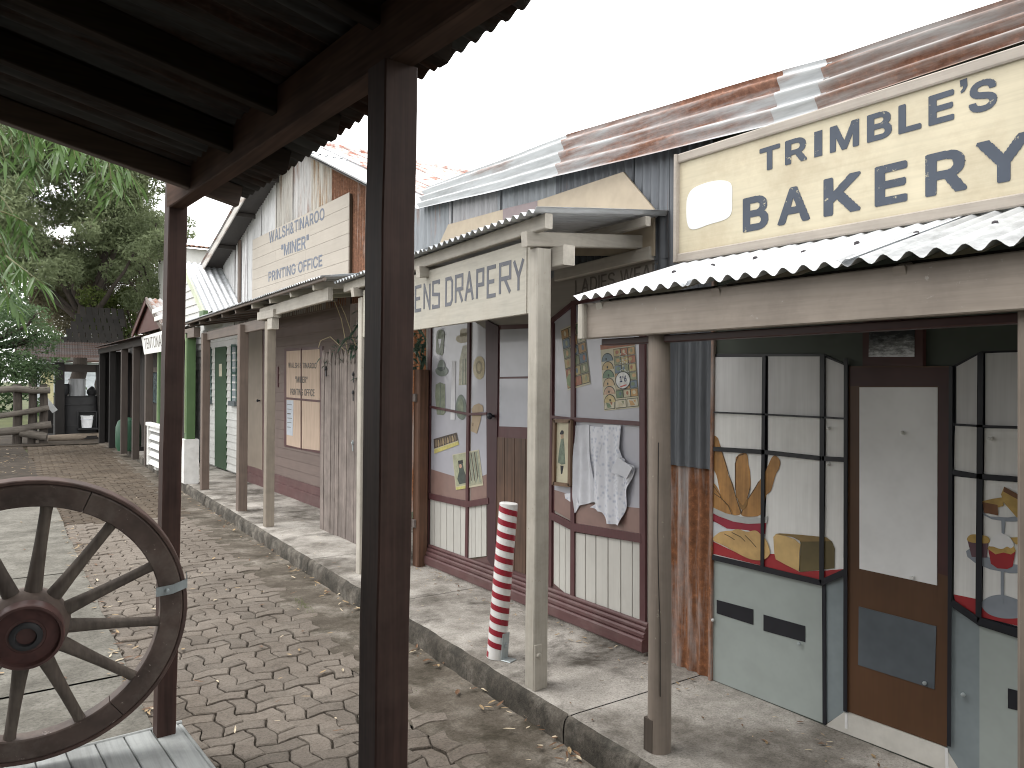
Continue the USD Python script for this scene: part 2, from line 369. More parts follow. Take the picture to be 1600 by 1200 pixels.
BROWNY = paint('brown_timber_paint', (0.15, 0.118, 0.098), grain='y', gv=0.25, dirt=0.2)
GREYWOOD = paint('weathered_grey_wood', (0.225, 0.19, 0.172), grain='z', gv=0.5, var=0.25, rough=0.85, dirt=0.5, dirtcol=(0.09, 0.075, 0.065), rnd=0.18, bump=0.4)
BROWNPICK = paint('oiled_brown_picket', (0.11, 0.055, 0.033), grain='z', gv=0.4, var=0.3, rnd=0.2, bump=0.3)
MAROON = paint('maroon_paint', (0.085, 0.033, 0.036), rough=0.42, var=0.15, grain='z', gv=0.15, dirt=0.2, dirtcol=(0.12, 0.08, 0.075))
MAROONY = paint('maroon_step_paint', (0.105, 0.05, 0.05), rough=0.45, var=0.15, grain='y', gv=0.2, dirt=0.4, dirtcol=(0.16, 0.12, 0.11))
BLACK = paint('black_gloss_paint', (0.012, 0.013, 0.018), rough=0.35, var=0.2)
WHITEP = paint('white_paint', (0.72, 0.72, 0.70), rough=0.55, var=0.05, dirt=0.25, dirtcol=(0.4, 0.38, 0.34))
STEEL = galv('zinc_strap_metal', 0.05, 'z', base=(0.36, 0.4, 0.41), rough=0.4)
WALLWOOD = paint('brown_weatherboard', (0.165, 0.125, 0.11), grain='y', gv=0.1, var=0.08, rnd=0.04, rough=0.65)
COTTAGE = paint('white_weatherboard', (0.62, 0.62, 0.60), grain='y', gv=0.06, var=0.05, rnd=0.03, dirt=0.2, dirtcol=(0.35, 0.33, 0.3))
GREEN = paint('green_paint', (0.08, 0.14, 0.06), grain='z', gv=0.15, rough=0.45)
GREEND = paint('dark_green_paint', (0.03, 0.07, 0.032), grain='z', gv=0.15, rough=0.45)
SOOT = paint('sooty_timber', (0.013, 0.011, 0.010), grain='z', gv=0.4, rough=0.85)
SOOTY = paint('sooty_beam', (0.03, 0.024, 0.02), grain='y', gv=0.4, rough=0.85)
G_BRIGHT = galv('zinc_sheet_bright', 0.10, 'x', base=(0.60, 0.62, 0.64), metal=0.25)
G_AGED = galv('zinc_sheet_aged', 0.18, 'x', base=(0.40, 0.42, 0.44))
G_WALL = galv('zinc_wall_sheet', 0.2, 'z', base=(0.21, 0.225, 0.24), metal=0.3)
G_WALLD = galv('dark_zinc_wall_sheet', 0.12, 'z', base=(0.125, 0.135, 0.15), metal=0.3)
G_RUSTG = galv('rusty_gable_sheet', 0.85, 'z', base=(0.42, 0.38, 0.35), rcol=(0.20, 0.095, 0.055), metal=0.1)
G_GABLE = galv('gable_wall_sheet', 0.36, 'z', base=(0.42, 0.41, 0.40), metal=0.2)
G_RUST = galv('rusty_wall_sheet', 0.68, 'z', base=(0.40, 0.38, 0.37), rcol=(0.215, 0.088, 0.038), metal=0.1)
G_WHITE = galv('whitened_wall_sheet', 0.15, 'z', base=(0.55, 0.55, 0.55), metal=0.1)
G_STRIP = galv('parapet_zinc', 0.20, 'y', base=(0.47, 0.485, 0.495), metal=0.25)
G_STRIPR = galv('parapet_rust', 0.62, 'y', base=(0.40, 0.395, 0.39), rcol=(0.215, 0.105, 0.066), metal=0.15)
G_STRIPM = galv('parapet_part_rust', 0.56, 'y', base=(0.47, 0.48, 0.49), rcol=(0.25, 0.125, 0.083), metal=0.2)
G_REDROOF = galv('faded_red_roof', 0.5, 'y', base=(0.60, 0.58, 0.57), rcol=(0.34, 0.15, 0.11), metal=0.1)
G_DARK = galv('sooty_roof_sheet', 0.6, 'x', base=(0.07, 0.07, 0.072), rcol=(0.06, 0.03, 0.02), metal=0.1, rough=0.8)
CONC = ground_mat('footpath_concrete', [(0.30, (0.105, 0.094, 0.08)), (0.42, (0.21, 0.193, 0.17)), (0.54, (0.36, 0.338, 0.306)), (0.70, (0.52, 0.49, 0.45))], 1.7, 85, 0.9, (0.05, 0.042, 0.033), 0.8, 0.03, 1.5, 0.50)
KERB = ground_mat('kerb_concrete_mossy', [(0.3, (0.035, 0.030, 0.024)), (0.5, (0.085, 0.075, 0.062)), (0.75, (0.23, 0.21, 0.18))], 4.0, 60, 0.7, (0.025, 0.024, 0.02), 0.8, 0, 5.0, 0.45)
GUTTER = ground_mat('gutter_concrete', [(0.3, (0.055, 0.045, 0.034)), (0.5, (0.115, 0.098, 0.078)), (0.62, (0.20, 0.178, 0.15)), (0.76, (0.34, 0.31, 0.27))], 2.3, 75, 0.85, (0.035, 0.029, 0.018), 0.9, 0, 2.8, 0.49)
SLABC = ground_mat('side_slab_concrete', [(0.3, (0.085, 0.079, 0.066)), (0.5, (0.15, 0.142, 0.122)), (0.72, (0.225, 0.214, 0.188))], 2.2, 45, 0.7, (0.07, 0.065, 0.055), 0.6, 0.02, 3.0, 0.52)
PAVER = ground_mat('paver_concrete', [(0.3, (0.105, 0.087, 0.070)), (0.5, (0.160, 0.137, 0.115)), (0.75, (0.215, 0.188, 0.160))], 1.6, 70, 0.6, (0.07, 0.06, 0.048), 0.7, 0.16, 3.2, 0.54)
JOINT = ground_mat('paver_joint_sand', [(0.3, (0.035, 0.029, 0.022)), (0.7, (0.085, 0.071, 0.056))], 6, 80, 0.3, (0.02, 0.02, 0.012), 0.8)
SOIL = ground_mat('leafy_soil', [(0.3, (0.022, 0.018, 0.013)), (0.55, (0.05, 0.039, 0.029)), (0.8, (0.10, 0.08, 0.06))], 2.0, 30, 0.4, (0.02, 0.016, 0.012), 1.0)
TRACK = ground_mat('dusty_old_pavers', [(0.3, (0.05, 0.037, 0.026)), (0.55, (0.09, 0.07, 0.051)), (0.8, (0.135, 0.108, 0.082))], 1.2, 50, 0.5, (0.045, 0.038, 0.03), 0.7, 0.1)
TUFT = ground_mat('far_ground', [(0.3, (0.05, 0.06, 0.025)), (0.6, (0.09, 0.10, 0.04)), (0.8, (0.16, 0.14, 0.09))], 0.5, 12, 0.3)


# ================================================================== THE SETTING
def struct(name, mesh, mat, **k): return obj(name, mesh, mat, kind='structure', **k)
# the ground as one sheet to the horizon
struct('ground', grid((-300, -60, -.03), (300, -60, -.03), (-300, 600, -.03), (300, 600, -.03), 40, 40), TUFT, label='dark earthy ground round the old street', category='ground')
def edgeX(Y): return 2.55 + (Y - 2.5) * 0.0381            # street face of the kerb
def gutX(Y): return 2.17 + (Y - 3.4) * 0.050              # pavers end, gutter begins
def leftX(Y): return 0.86 + (Y - 5.0) * 0.026             # pavers end, side slab begins
def fanY(a, b, n): return np.linspace(a, b, n)
def ribbon(xl, xr, ys, z, nx, h=None):
    V = []
    for y in ys:
        a, b = xl(y), xr(y)
        for i in range(nx + 1):
            x = a + (b - a) * i / nx
            V.append((x, y, z + (h(x, y, i / nx) if h else 0)))
    V = np.array(V); n1 = nx + 1; F = []
    for j in range(len(ys) - 1):
        for i in range(nx):
            a = j * n1 + i; F += [(a, a + 1, a + 1 + n1), (a, a + 1 + n1, a + n1)]
    return V, np.array(F)
# leaf-strewn soil to the left and at the far end
struct('soil_bank', ribbon(lambda y: -14 if y > 14.6 else -14, lambda y: 1.0 if y < 14 else (1.2 if y < 26 else 4.6), np.r_[fanY(13.4, 26, 50), fanY(26.1, 34, 30)], -0.006, 60, lambda x, y, t: 0.10 * (meshkit.fbm(np.array([x * 1.3, y * 1.3, 0])) - .4) * min(1, max(0, (1.1 - x) * 1.5)) if y < 26 else 0.03 * meshkit.fbm(np.array([x * 2, y * 2, 0]))), SOIL,
       label='dark soil with leaf litter under the trees at left', category='soil')
# side slab of concrete at left, cast in bays with open joints
slab_root = thing('side_slab', 'grey concrete slab beside the paved lane at left', 'slab', (0, 5, 0), kind='structure')
for y0, y1 in ((-2.0, 2.6), (2.62, 5.42), (5.45, 8.6), (8.63, 13.6)):
    def hh(x, y, t): return 0.012 * (meshkit.fbm(np.array([x * 1.1, y * 1.1, 3.0])) - .5)
    v, f = ribbon(lambda y: -6.0, lambda y: leftX(y) - .03 + 0.03 * (meshkit.noise(np.array([y * 4, 1.5, 0])) - .5), fanY(y0, y1, 26), 0.008, 30, hh)
    obj('slab_bay', (v, f), SLABC, slab_root)
struct('side_slab_bed', ribbon(lambda y: -6.0, lambda y: leftX(y), fanY(-2, 13.7, 20), -0.012, 6), JOINT, label='dark bed under the side slab joints', category='ground')
# the paved lane: interlocking wavy pavers laid in herringbone
lane = thing('road', 'lane of interlocking wavy grey brown pavers laid in herringbone', 'road', (1.5, 6, 0), kind='structure')
obj('sand_bed', ribbon(lambda y: leftX(y) - .06, lambda y: gutX(y) + .1, fanY(1.0, 26, 60), -0.023, 4), JOINT, lane)
U = 0.112                                                  # half a paver's length
la = math.radians(2.6); lx, ly = np.array([math.cos(la), -math.sin(la)]), np.array([math.sin(la), math.cos(la)])
def warp(p):
    x, y = p
    return np.array([x + 0.125 * math.sin(math.pi * (y + .5)), y + 0.125 * math.sin(math.pi * (x + .5))])
def lane_xy(p, o=np.array([1.5, 5.0])): return o + lx * p[0] * U + ly * p[1] * U
cells = []
for i in range(-14, 15):
    for j in range(-40, 190):
        k = (i - j) % 4
        if k == 0: cells.append((i, j, 2, 1))          # laid across the lane
        elif k == 3: cells.append((i, j, 1, 2))        # laid along it
def paver_mesh(i, j, w, h, seed, zb=0.0):
    rs = random.Random(seed)
    per = []
    k = 3
    for a in range(w * k): per.append((i + a / k, j))
    for a in range(h * k): per.append((i + w, j + a / k))
    for a in range(w * k): per.append((i + w - a / k, j + h))
    for a in range(h * k): per.append((i, j + h - a / k))
    P = np.array([lane_xy(warp(p)) for p in per])
    P = P + np.array([rs.gauss(0, .0022), rs.gauss(0, .0022)])
    poly = Polygon(P).buffer(-0.0075, join_style=1, quad_segs=1).buffer(0.0042 - 0.001 * rs.random(), join_style=1, quad_segs=2).simplify(.0008)
    if poly.is_empty or poly.geom_type != 'Polygon': return None, None
    Q = np.array(poly.exterior.coords)[:-1]; c = Q.mean(0)
    z = zb + rs.gauss(0, .003); tx, ty = rs.gauss(0, .018), rs.gauss(0, .018)
    def lift(q, d): return np.column_stack([q, z + d + (q - c) @ np.array([tx, ty])])
    n = len(Q)
    inner = c + (Q - c) * 0.93
    V = np.vstack([lift(inner, 0), lift(Q, -0.006), lift(Q, -0.030)])
    F = [(a, (a + 1) % n, (a + 1) % n + n) for a in range(n)] + [(a, (a + 1) % n + n, a + n) for a in range(n)]
    F += [(a + n, (a + 1) % n + n, (a + 1) % n + 2 * n) for a in range(n)] + [(a + n, (a + 1) % n + 2 * n, a + 2 * n) for a in range(n)]
    tv, tf = trimesh.creation.triangulate_polygon(Polygon(inner), engine='earcut')
    tv = lift(np.asarray(tv), 0)
    for a, b, c3 in np.asarray(tf):
        up = np.cross(tv[b] - tv[a], tv[c3] - tv[a])[2] > 0
        F.append((a + len(V), b + len(V), c3 + len(V)) if up else (a + len(V), c3 + len(V), b + len(V)))
    return np.vstack([V, tv]), np.array(F)
made = []
for (i, j, w, h) in cells:
    c = lane_xy((i + w / 2, j + h / 2))
    if c[0] < leftX(c[1]) - .10 or c[0] > gutX(c[1]) - .05 or c[1] < 1.3 or c[1] > 25.5: continue
    made.append((math.hypot(c[0], c[1]), i, j, w, h, c))
made.sort()
def in_view(c):
    q = np.array([c[0], c[1], 0]) - CAM; d = q @ Fw
    if d < .2: return False
    x, y = 800 + FPX * (q @ Rt) / d, 600 - FPX * (q @ Up) / d
    return -40 < x < 1640 and y < 1260
near = [m for m in made if in_view(m[5])][:300]
near_ids = {(m[1], m[2], m[3]) for m in near}
rest = []
for m in made:
    mesh, faces = paver_mesh(m[1], m[2], m[3], m[4], m[1] * 1000 + m[2] * 7 + m[3])
    if mesh is None: continue
    if (m[1], m[2], m[3]) in near_ids: obj('paver', (mesh, faces), PAVER, lane)
    else: rest.append((m[5][1], (mesh, faces)))
obj('middle_pavers', [q for y, q in rest if y < 11.5], PAVER, lane, kind='stuff', label='further pavers of the lane')
obj('far_pavers', [q for y, q in rest if y >= 11.5], TRACK, lane, kind='stuff', label='furthest pavers of the lane, dusty and dark')
# concrete gutter between the pavers and the kerb
struct('gutter', ribbon(lambda y: gutX(y) - .17 + 0.035 * (meshkit.noise(np.array([y * 3.1, 7.7, 0])) - .5) + 0.02 * (meshkit.noise(np.array([y * 17, 2.7, 0])) - .5), lambda y: edgeX(y) + .05, fanY(0.5, 26, 400), 0.004, 8,
       lambda x, y, t: -0.007 * max(0, 1 - t * 2.6) - 0.016 * math.sin(math.pi * min(1, t * 1.0)) * (0.2 + t) + 0.012 * (meshkit.fbm(np.array([x * 6, y * 3, 0])) - .5)), GUTTER, smooth=True, label='mossy concrete gutter strip between pavers and kerb', category='gutter')
# footpath slabs with a rough rounded kerb edge
path = thing('footpath', 'stained concrete footpath in front of the shops with a rough kerb edge', 'footpath', (3.0, 6, 0), kind='structure')
ZP = 0.14
def slab_mesh(y0, y1, xr):
    ys = np.linspace(y0, y1, max(8, int((y1 - y0) / .05)))
    V = []; prof = [(-0.004, -.16), (0.0, -.10), (0.004, -.045), (0.014, -.014), (0.032, -.003), (0.07, 0), (0.25, 0), (0.5, 0), (0.75, 0), (1.0, 0)]
    for y in ys:
        e = edgeX(y); q = meshkit.fbm(np.array([y * 5.5, 3.3, 0])) - .5; q2 = meshkit.noise(np.array([y * 23, 9, 0])) - .5
        for k, (dx, dz) in enumerate(prof):
            if k < 6: x = e + dx + 0.035 * q + 0.010 * q2 * (1 if k > 1 else .4)
            else: x = e + .07 + (xr(y) - e - .07) * (k - 5) / (len(prof) - 6)
            chip = -0.012 * max(0, q2) if 2 < k < 6 else 0
            V.append((x, y, ZP + dz + chip + (0.010 * (meshkit.fbm(np.array([x * 2, y * 2, 1])) - .5) if k > 4 else 0.012 * (meshkit.noise(np.array([x * 30, y * 14, dz * 30])) - .5) * (k > 0))))
    V = np.array(V); n1 = len(prof); F = []
    for j in range(len(ys) - 1):
        for i in range(n1 - 1):
            a = j * n1 + i; F += [(a, a + 1, a + 1 + n1), (a, a + 1 + n1, a + n1)]
    return V, np.array(F)
joints = [0.2, 1.55, 3.135, 5.55, 7.35, 9.9, 12.2, 14.8, 17.3, 20.0, 25.5]
for a, b in zip(joints[:-1], joints[1:]):
    obj('path_slab', slab_mesh(a + .005, b - .005, lambda y: 3.66 if y < 6.7 else 4.4), CONC, path, smooth=40)
obj('path_bed', ribbon(lambda y: edgeX(y) + .03, lambda y: 4.5, fanY(0.2, 25.5, 60), ZP - .02, 3), KERB, path)
def kerb_mesh(y0, y1):
    ys = np.linspace(y0, y1, int((y1 - y0) / .06)); V = []
    prof = [(-.012, -.17), (-.010, -.12), (-.007, -.08), (-.001, -.03), (0.010, -.009), (0.03, .0005)]
    for y in ys:
        q = meshkit.fbm(np.array([y * 5.5, 3.3, 0])) - .5; q2 = meshkit.noise(np.array([y * 23, 9, 0])) - .5
        for k, (dx, dz) in enumerate(prof):
            x = edgeX(y) + dx + 0.035 * q + 0.010 * q2 * (1 if k > 1 else .4) - .004 + 0.012 * (meshkit.noise(np.array([y * 11, dz * 40, 4.0])) - .5) * (k < 4)
            V.append((x, y, ZP + dz + (0.006 if k == 5 else 0) - 0.012 * max(0, q2) * (k > 2)))
    V = np.array(V); n1 = len(prof); F = []
    for j in range(len(ys) - 1):
        for i in range(n1 - 1):
            a = j * n1 + i; F += [(a, a + 1, a + 1 + n1), (a, a + 1 + n1, a + n1)]
    return V, np.array(F)
for a, b in zip(joints[:-1], joints[1:]):
    obj('kerb_face', kerb_mesh(a + .006, b - .006), KERB, path, smooth=50)


# ================================================================== BAKERY
WX = 3.62                                                  # street face of the near shop walls
bw = wall_plane(WX)
def yz(Xv, x, y): d = ray(x, y); t = Xv / d[0]; return CAM + t * d
B = thing('bakery_shop', 'near shop with a painted bakery front, brown door and painted bread windows', 'shop', (WX, 1.6, ZP))
PAN = paint('mural_white', (0.76, 0.76, 0.74), grain='z', gv=0.10, var=0.05, rough=0.5, dirt=0.12, dirtcol=(0.38, 0.37, 0.34), coat=0.12)
PANG = paint('mural_grey_white', (0.60, 0.60, 0.60), grain='z', gv=0.1, var=0.06, rough=0.45, coat=0.12)
RED = paint('mural_red', (0.33, 0.025, 0.03), rough=0.45)
REDB = paint('mural_crimson', (0.27, 0.02, 0.04), rough=0.45)
CRUST = paint('mural_crust', (0.37, 0.19, 0.06), var=0.35, scale=7, grain='z', gv=0.3, rough=0.5)
CRUSTD = paint('mural_crust_dark', (0.22, 0.12, 0.035), var=0.3, scale=9, rough=0.5)
LOAF = paint('mural_loaf', (0.52, 0.34, 0.14), var=0.25, scale=8, rough=0.5)
CRUMB = paint('mural_crumb', (0.58, 0.40, 0.17), var=0.12, scale=9, rough=0.5)
LOAFS = paint('mural_loaf_side', (0.11, 0.085, 0.035), var=0.25, scale=7, rough=0.5)
LOAFT = paint('mural_loaf_top', (0.24, 0.16, 0.06), var=0.25, scale=7, rough=0.5)
BOWLG = paint('mural_bowl_grey', (0.42, 0.43, 0.42), rough=0.4)
BOWLW = paint('mural_bowl_white', (0.58, 0.61, 0.64), rough=0.4)
LINE = paint('mural_line', (0.06, 0.04, 0.025), rough=0.6)
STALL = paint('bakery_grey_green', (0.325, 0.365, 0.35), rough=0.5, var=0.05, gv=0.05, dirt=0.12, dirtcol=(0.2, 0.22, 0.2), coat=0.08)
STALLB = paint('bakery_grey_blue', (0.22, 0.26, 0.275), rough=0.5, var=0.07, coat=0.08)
UPPER = paint('bakery_dark_green', (0.060, 0.072, 0.058), rough=0.6, var=0.1)
DOORB = paint('bakery_door_brown', (0.095, 0.046, 0.022), rough=0.42, var=0.22, scale=1.6, grain='z', gv=0.1)
DOORT = paint('bakery_door_maroon', (0.060, 0.024, 0.022), rough=0.45, var=0.2)
PANS = paint('mural_door_white', (0.77, 0.775, 0.775), gv=0.02, var=0.04, rough=0.5, dirt=0.15, dirtcol=(0.4, 0.4, 0.39), coat=0.12)
DGREY = paint('bakery_door_grey', (0.085, 0.10, 0.115), rough=0.5, var=0.12, scale=5)
STEPW = paint('bakery_step_white', (0.60, 0.585, 0.54), rough=0.6, dirt=0.3, dirtcol=(0.35, 0.33, 0.3))
def wallbox(y0, y1, z0, z1, X0, X1): return boxm((X0, y0, z0), (X1, y1, z1), .003)
obj('wall', wallbox(-1.2, 3.05, ZP - .02, 2.75, WX, WX + .12), UPPER, B)
L = 0.0
def bp(name, pts, mat, t, off=0.0, smooth=False): return obj(name, panel(bw, pts, t, off, smooth), mat, B)
# lower front and painted side faces
p2 = bw.p1(1112, 900); ya = 3.05
bp('lower_panel', [(1112, 868), (1290, 905), (1290, 1131), (1112, 1061)], STALL, .004)
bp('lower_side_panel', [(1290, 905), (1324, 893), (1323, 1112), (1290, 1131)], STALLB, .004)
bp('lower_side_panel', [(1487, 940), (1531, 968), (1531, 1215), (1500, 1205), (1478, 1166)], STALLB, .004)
bp('lower_panel', [(1531, 968), (1640, 1008), (1640, 1262), (1531, 1217)], STALL, .004)
bp('vent_slot', [(1121, 937), (1178, 952), (1178, 976), (1121, 958)], BLACK, .003, .004)
bp('vent_slot', [(1194, 960), (1259, 978), (1259, 1003), (1194, 985)], BLACK, .003, .004)
bp('vent_slot', [(1576, 1075), (1620, 1086), (1620, 1116), (1576, 1106)], BLACK, .003, .004)
# painted bay windows: black frame, white panes, goods, bars
WF = obj('window_frame', panel(bw, [(1112, 553), (1287, 553), (1328, 572), (1327, 1113), (1321, 1113), (1321, 897), (1287, 914), (1111, 874)], .008), BLACK, B)
c8 = C(1090, 640, 4.284)
for nm, pts, mt in (('window_pane', [(1118, 558), (1195, 558), (1195, 648), (1118, 644)], PANG), ('window_pane', [(1202, 557), (1284, 557), (1284, 653), (1202, 649)], PANG), ('window_pane', [(1292, 559), (1321, 571), (1321, 655), (1292, 654)], PANG),
                    ('window_pane', [(1118, 644), (1195, 648), (1195, 706), (1117, 701)], PAN), ('window_pane', [(1202, 649), (1284, 653), (1284, 717), (1202, 709)], PAN), ('window_pane', [(1292, 654), (1321, 655), (1321, 718), (1292, 716)], PAN),
                    ('window_pane', [(1117, 701), (1195, 706), (1193, 884), (1114, 866)], PAN), ('window_pane', [(1202, 709), (1284, 717), (1283, 905), (1194, 884)], PAN), ('window_pane', [(1292, 716), (1321, 718), (1320, 889), (1289, 904)], PAN)):
    obj(nm, panel(bw, pts, .002, .008), mt, WF)
def goods(name, pts, mat, off, smooth=True, t=.0012): return obj(name, panel(bw, c8(pts), t, off, smooth), mat, B)
goods('painted_counter', [(108, 880), (330, 985), (440, 1010), (490, 965), (525, 965), (560, 1010), (690, 1085), (835, 1075), (835, 1140), (105, 962)], RED, .010, False)
goods('painted_counter', [(848, 1076), (985, 1065), (850, 1136)], RED, .010, False)
goods('painted_baguette', [(108, 190), (140, 186), (160, 240), (205, 380), (215, 440), (245, 500), (265, 590), (300, 690), (240, 700), (190, 620), (160, 560), (135, 440), (108, 370)], CRUST, .0102)
goods('painted_baguette', [(262, 350), (275, 310), (305, 292), (340, 300), (350, 370), (360, 420), (362, 520), (335, 600), (310, 640), (280, 600), (265, 560)], CRUST, .0112)
goods('painted_baguette', [(300, 700), (345, 600), (380, 540), (420, 480), (460, 420), (510, 315), (545, 318), (562, 350), (555, 390), (530, 440), (500, 540), (465, 580), (440, 690), (380, 715)], CRUST, .0118)
goods('painted_baguette', [(108, 500), (135, 510), (160, 560), (190, 620), (230, 660), (240, 705), (180, 690), (108, 655)], CRUST, .0124)
for pts in ([(160, 240), (205, 385), (245, 510), (300, 690)], [(262, 540), (262, 360), (280, 310), (320, 296)], [(362, 520), (345, 590), (300, 695)], [(120, 560), (165, 590), (215, 640), (240, 700)], [(420, 480), (385, 540), (345, 600)], [(110, 500), (160, 570), (170, 600)]):
    obj('painted_line', strip(bw, c8(pts), .004, .0006, .0136), LINE, B)
goods('painted_baguette_shade', [(275, 590), (310, 640), (345, 590), (340, 640), (305, 670)], CRUSTD, .0132)
goods('painted_bowl', [(108, 745), (210, 800), (300, 800), (430, 820), (440, 900), (300, 930), (115, 862)], BOWLW, .0126, False)
goods('painted_bowl_band', [(105, 688), (150, 712), (250, 748), (350, 764), (470, 757), (462, 830), (430, 832), (340, 805), (270, 800), (210, 795), (105, 738)], REDB, .0132, False)
goods('painted_bowl_rim', [(105, 650), (200, 693), (300, 715), (430, 721), (482, 712), (475, 756), (350, 764), (250, 748), (150, 710), (105, 686)], BOWLG, .0138, False)
goods('painted_round_loaf', [(115, 870), (150, 825), (190, 812), (240, 808), (280, 798), (340, 815), (400, 808), (440, 840), (475, 880), (495, 950), (480, 985), (440, 1005), (370, 1000), (290, 965), (200, 915)], LOAF, .0146)
for pts in ([(330, 840), (370, 880), (405, 920)], [(190, 830), (230, 850), (260, 870)], [(240, 820), (300, 850), (330, 880)]):
    obj('painted_line', strip(bw, c8(pts), .004, .0006, .0158), LINE, B)
goods('painted_square_loaf_side', [(700, 900), (690, 862), (640, 838), (720, 842), (870, 852), (910, 882), (928, 930), (925, 1060), (700, 1085), (690, 1080)], LOAFS, .0122, False)
goods('painted_square_loaf_top', [(530, 832), (560, 826), (700, 836), (872, 852), (905, 878), (705, 882), (650, 852)], LOAFT, .0134, False)
goods('painted_square_loaf', [(518, 850), (535, 832), (600, 845), (660, 865), (700, 900), (692, 960), (690, 1080), (600, 1035), (535, 1000), (525, 960)], CRUMB, .0142, False)
def bar(a, b, w, off=.0165, t=.004): obj('glazing_bar', strip(bw, [a, b], w, t, off), BLACK, WF)
bar((1197, 556), (1194, 888), .022); bar((1288, 556), (1287, 910), .026)
bar((1115, 644), (1198, 647.5), .010); bar((1198, 647.5), (1287, 652), .010); bar((1288, 652), (1324, 654), .010)
bar((1115, 701), (1196, 706), .026); bar((1196, 706), (1287, 716), .024); bar((1288, 716), (1324, 718), .024)
bar((1112, 869), (1287, 910), .030, .0168); bar((1285, 910), (1324, 893), .030, .0168)
bar((1289, 906), (1290, 1131), .020, .008); bar((1325, 560), (1324, 1110), .020, .0172)
# right bay
WF2 = WF = obj('window_frame', panel(bw, [(1489, 572), (1534, 549), (1640, 546), (1640, 1012), (1530, 977), (1490, 949)], .008), BLACK, B)
cR = C(1450, 640, 3.3333)
for pts, mt in (([(1496, 573), (1531, 554), (1531, 664), (1496, 662)], PANG), ([(1541, 552), (1640, 549), (1640, 668), (1541, 666)], PANG), ([(1494, 665), (1531, 667), (1530, 742), (1492, 738)], PAN), ([(1540, 669), (1640, 671), (1640, 748), (1539, 745)], PAN),
                ([(1493, 744), (1530, 748), (1528, 955), (1492, 928)], PAN), ([(1539, 750), (1640, 756), (1640, 992), (1537, 962)], PAN)):
    obj('window_pane', panel(bw, pts, .002, .008), mt, WF)
PURP = paint('mural_purple', (0.13, 0.07, 0.085), var=0.2, rough=0.5)
CAKE = paint('mural_cake_side', (0.16, 0.07, 0.03), var=0.3, scale=12, rough=0.5)
CAKEY = paint('mural_sponge', (0.45, 0.30, 0.09), var=0.3, scale=14, rough=0.5)
PLATE = paint('mural_plate', (0.26, 0.29, 0.33), var=0.15, rough=0.4)
ICING = paint('mural_icing', (0.72, 0.72, 0.72), var=0.05, rough=0.5)
def gr(name, pts, mat, off, smooth=False): return obj(name, panel(bw, cR(pts), .0012, off, smooth), mat, B)
gr('painted_counter', [(140, 960), (262, 985), (262, 1072), (150, 1000)], RED, .0102)
gr('painted_counter', [(290, 1000), (620, 1090), (620, 1160), (285, 1078)], RED, .0102)
gr('painted_cake_stand', [(283, 1010), (320, 975), (380, 962), (440, 975), (500, 1000), (540, 1040), (500, 1078), (400, 1085), (320, 1060)], PLATE, .0112, True)
gr('painted_cake_stand', [(386, 830), (402, 830), (402, 1010), (386, 1010)], PLATE, .0118)
gr('painted_cake_stand', [(205, 735), (225, 722), (300, 760), (420, 800), (620, 820), (620, 850), (430, 850), (330, 830), (250, 795), (212, 765)], PLATE, .0114)
gr('painted_cake_stand', [(388, 570), (410, 570), (404, 650), (390, 640)], PLATE, .0114)
gr('painted_cake_stand', [(290, 535), (330, 555), (420, 560), (620, 540), (620, 580), (420, 582), (340, 570), (300, 550)], PLATE, .0118)
gr('painted_bun', [(213, 680), (320, 690), (312, 770), (235, 765)], PURP, .0122)
gr('painted_bun_top', [(210, 675), (230, 650), (280, 650), (320, 662), (328, 690), (290, 695), (235, 690)], CAKEY, .0130, True)
gr('painted_red_bun', [(320, 720), (462, 735), (448, 815), (420, 828), (370, 825), (335, 800)], RED, .0126)
gr('painted_red_bun_top', [(318, 722), (330, 700), (450, 700), (465, 735), (440, 752), (400, 742), (360, 752)], CAKEY, .0134)
gr('painted_icing', [(325, 705), (345, 665), (385, 645), (430, 660), (455, 700), (440, 720), (420, 712), (390, 724), (350, 712)], ICING, .0142, True)
gr('painted_cake', [(290, 475), (350, 462), (400, 455), (400, 500), (330, 520), (295, 500)], CAKEY, .0126)
gr('painted_cake', [(292, 480), (370, 495), (372, 550), (300, 535)], CAKE, .0130)
gr('painted_cake_slice', [(388, 440), (405, 400), (470, 450), (620, 560), (470, 560), (400, 480)], CAKEY, .0134)
gr('painted_cake_slice', [(400, 425), (405, 400), (620, 520), (620, 545)], CAKE, .0142)
gr('painted_bun_top', [(430, 665), (520, 660), (540, 700), (465, 700)], CAKEY, .0122)
bar((1535, 551), (1532, 966), .024); bar((1492, 663), (1535, 665.5), .010); bar((1535, 665.5), (1640, 669), .010); bar((1491, 737), (1533, 744), .022); bar((1533, 744), (1640, 752), .024)
bar((1490, 940), (1532, 969), .030, .0168); bar((1530, 968), (1640, 1002), .034, .0168); bar((1489, 572), (1486, 1164), .016, .0172)
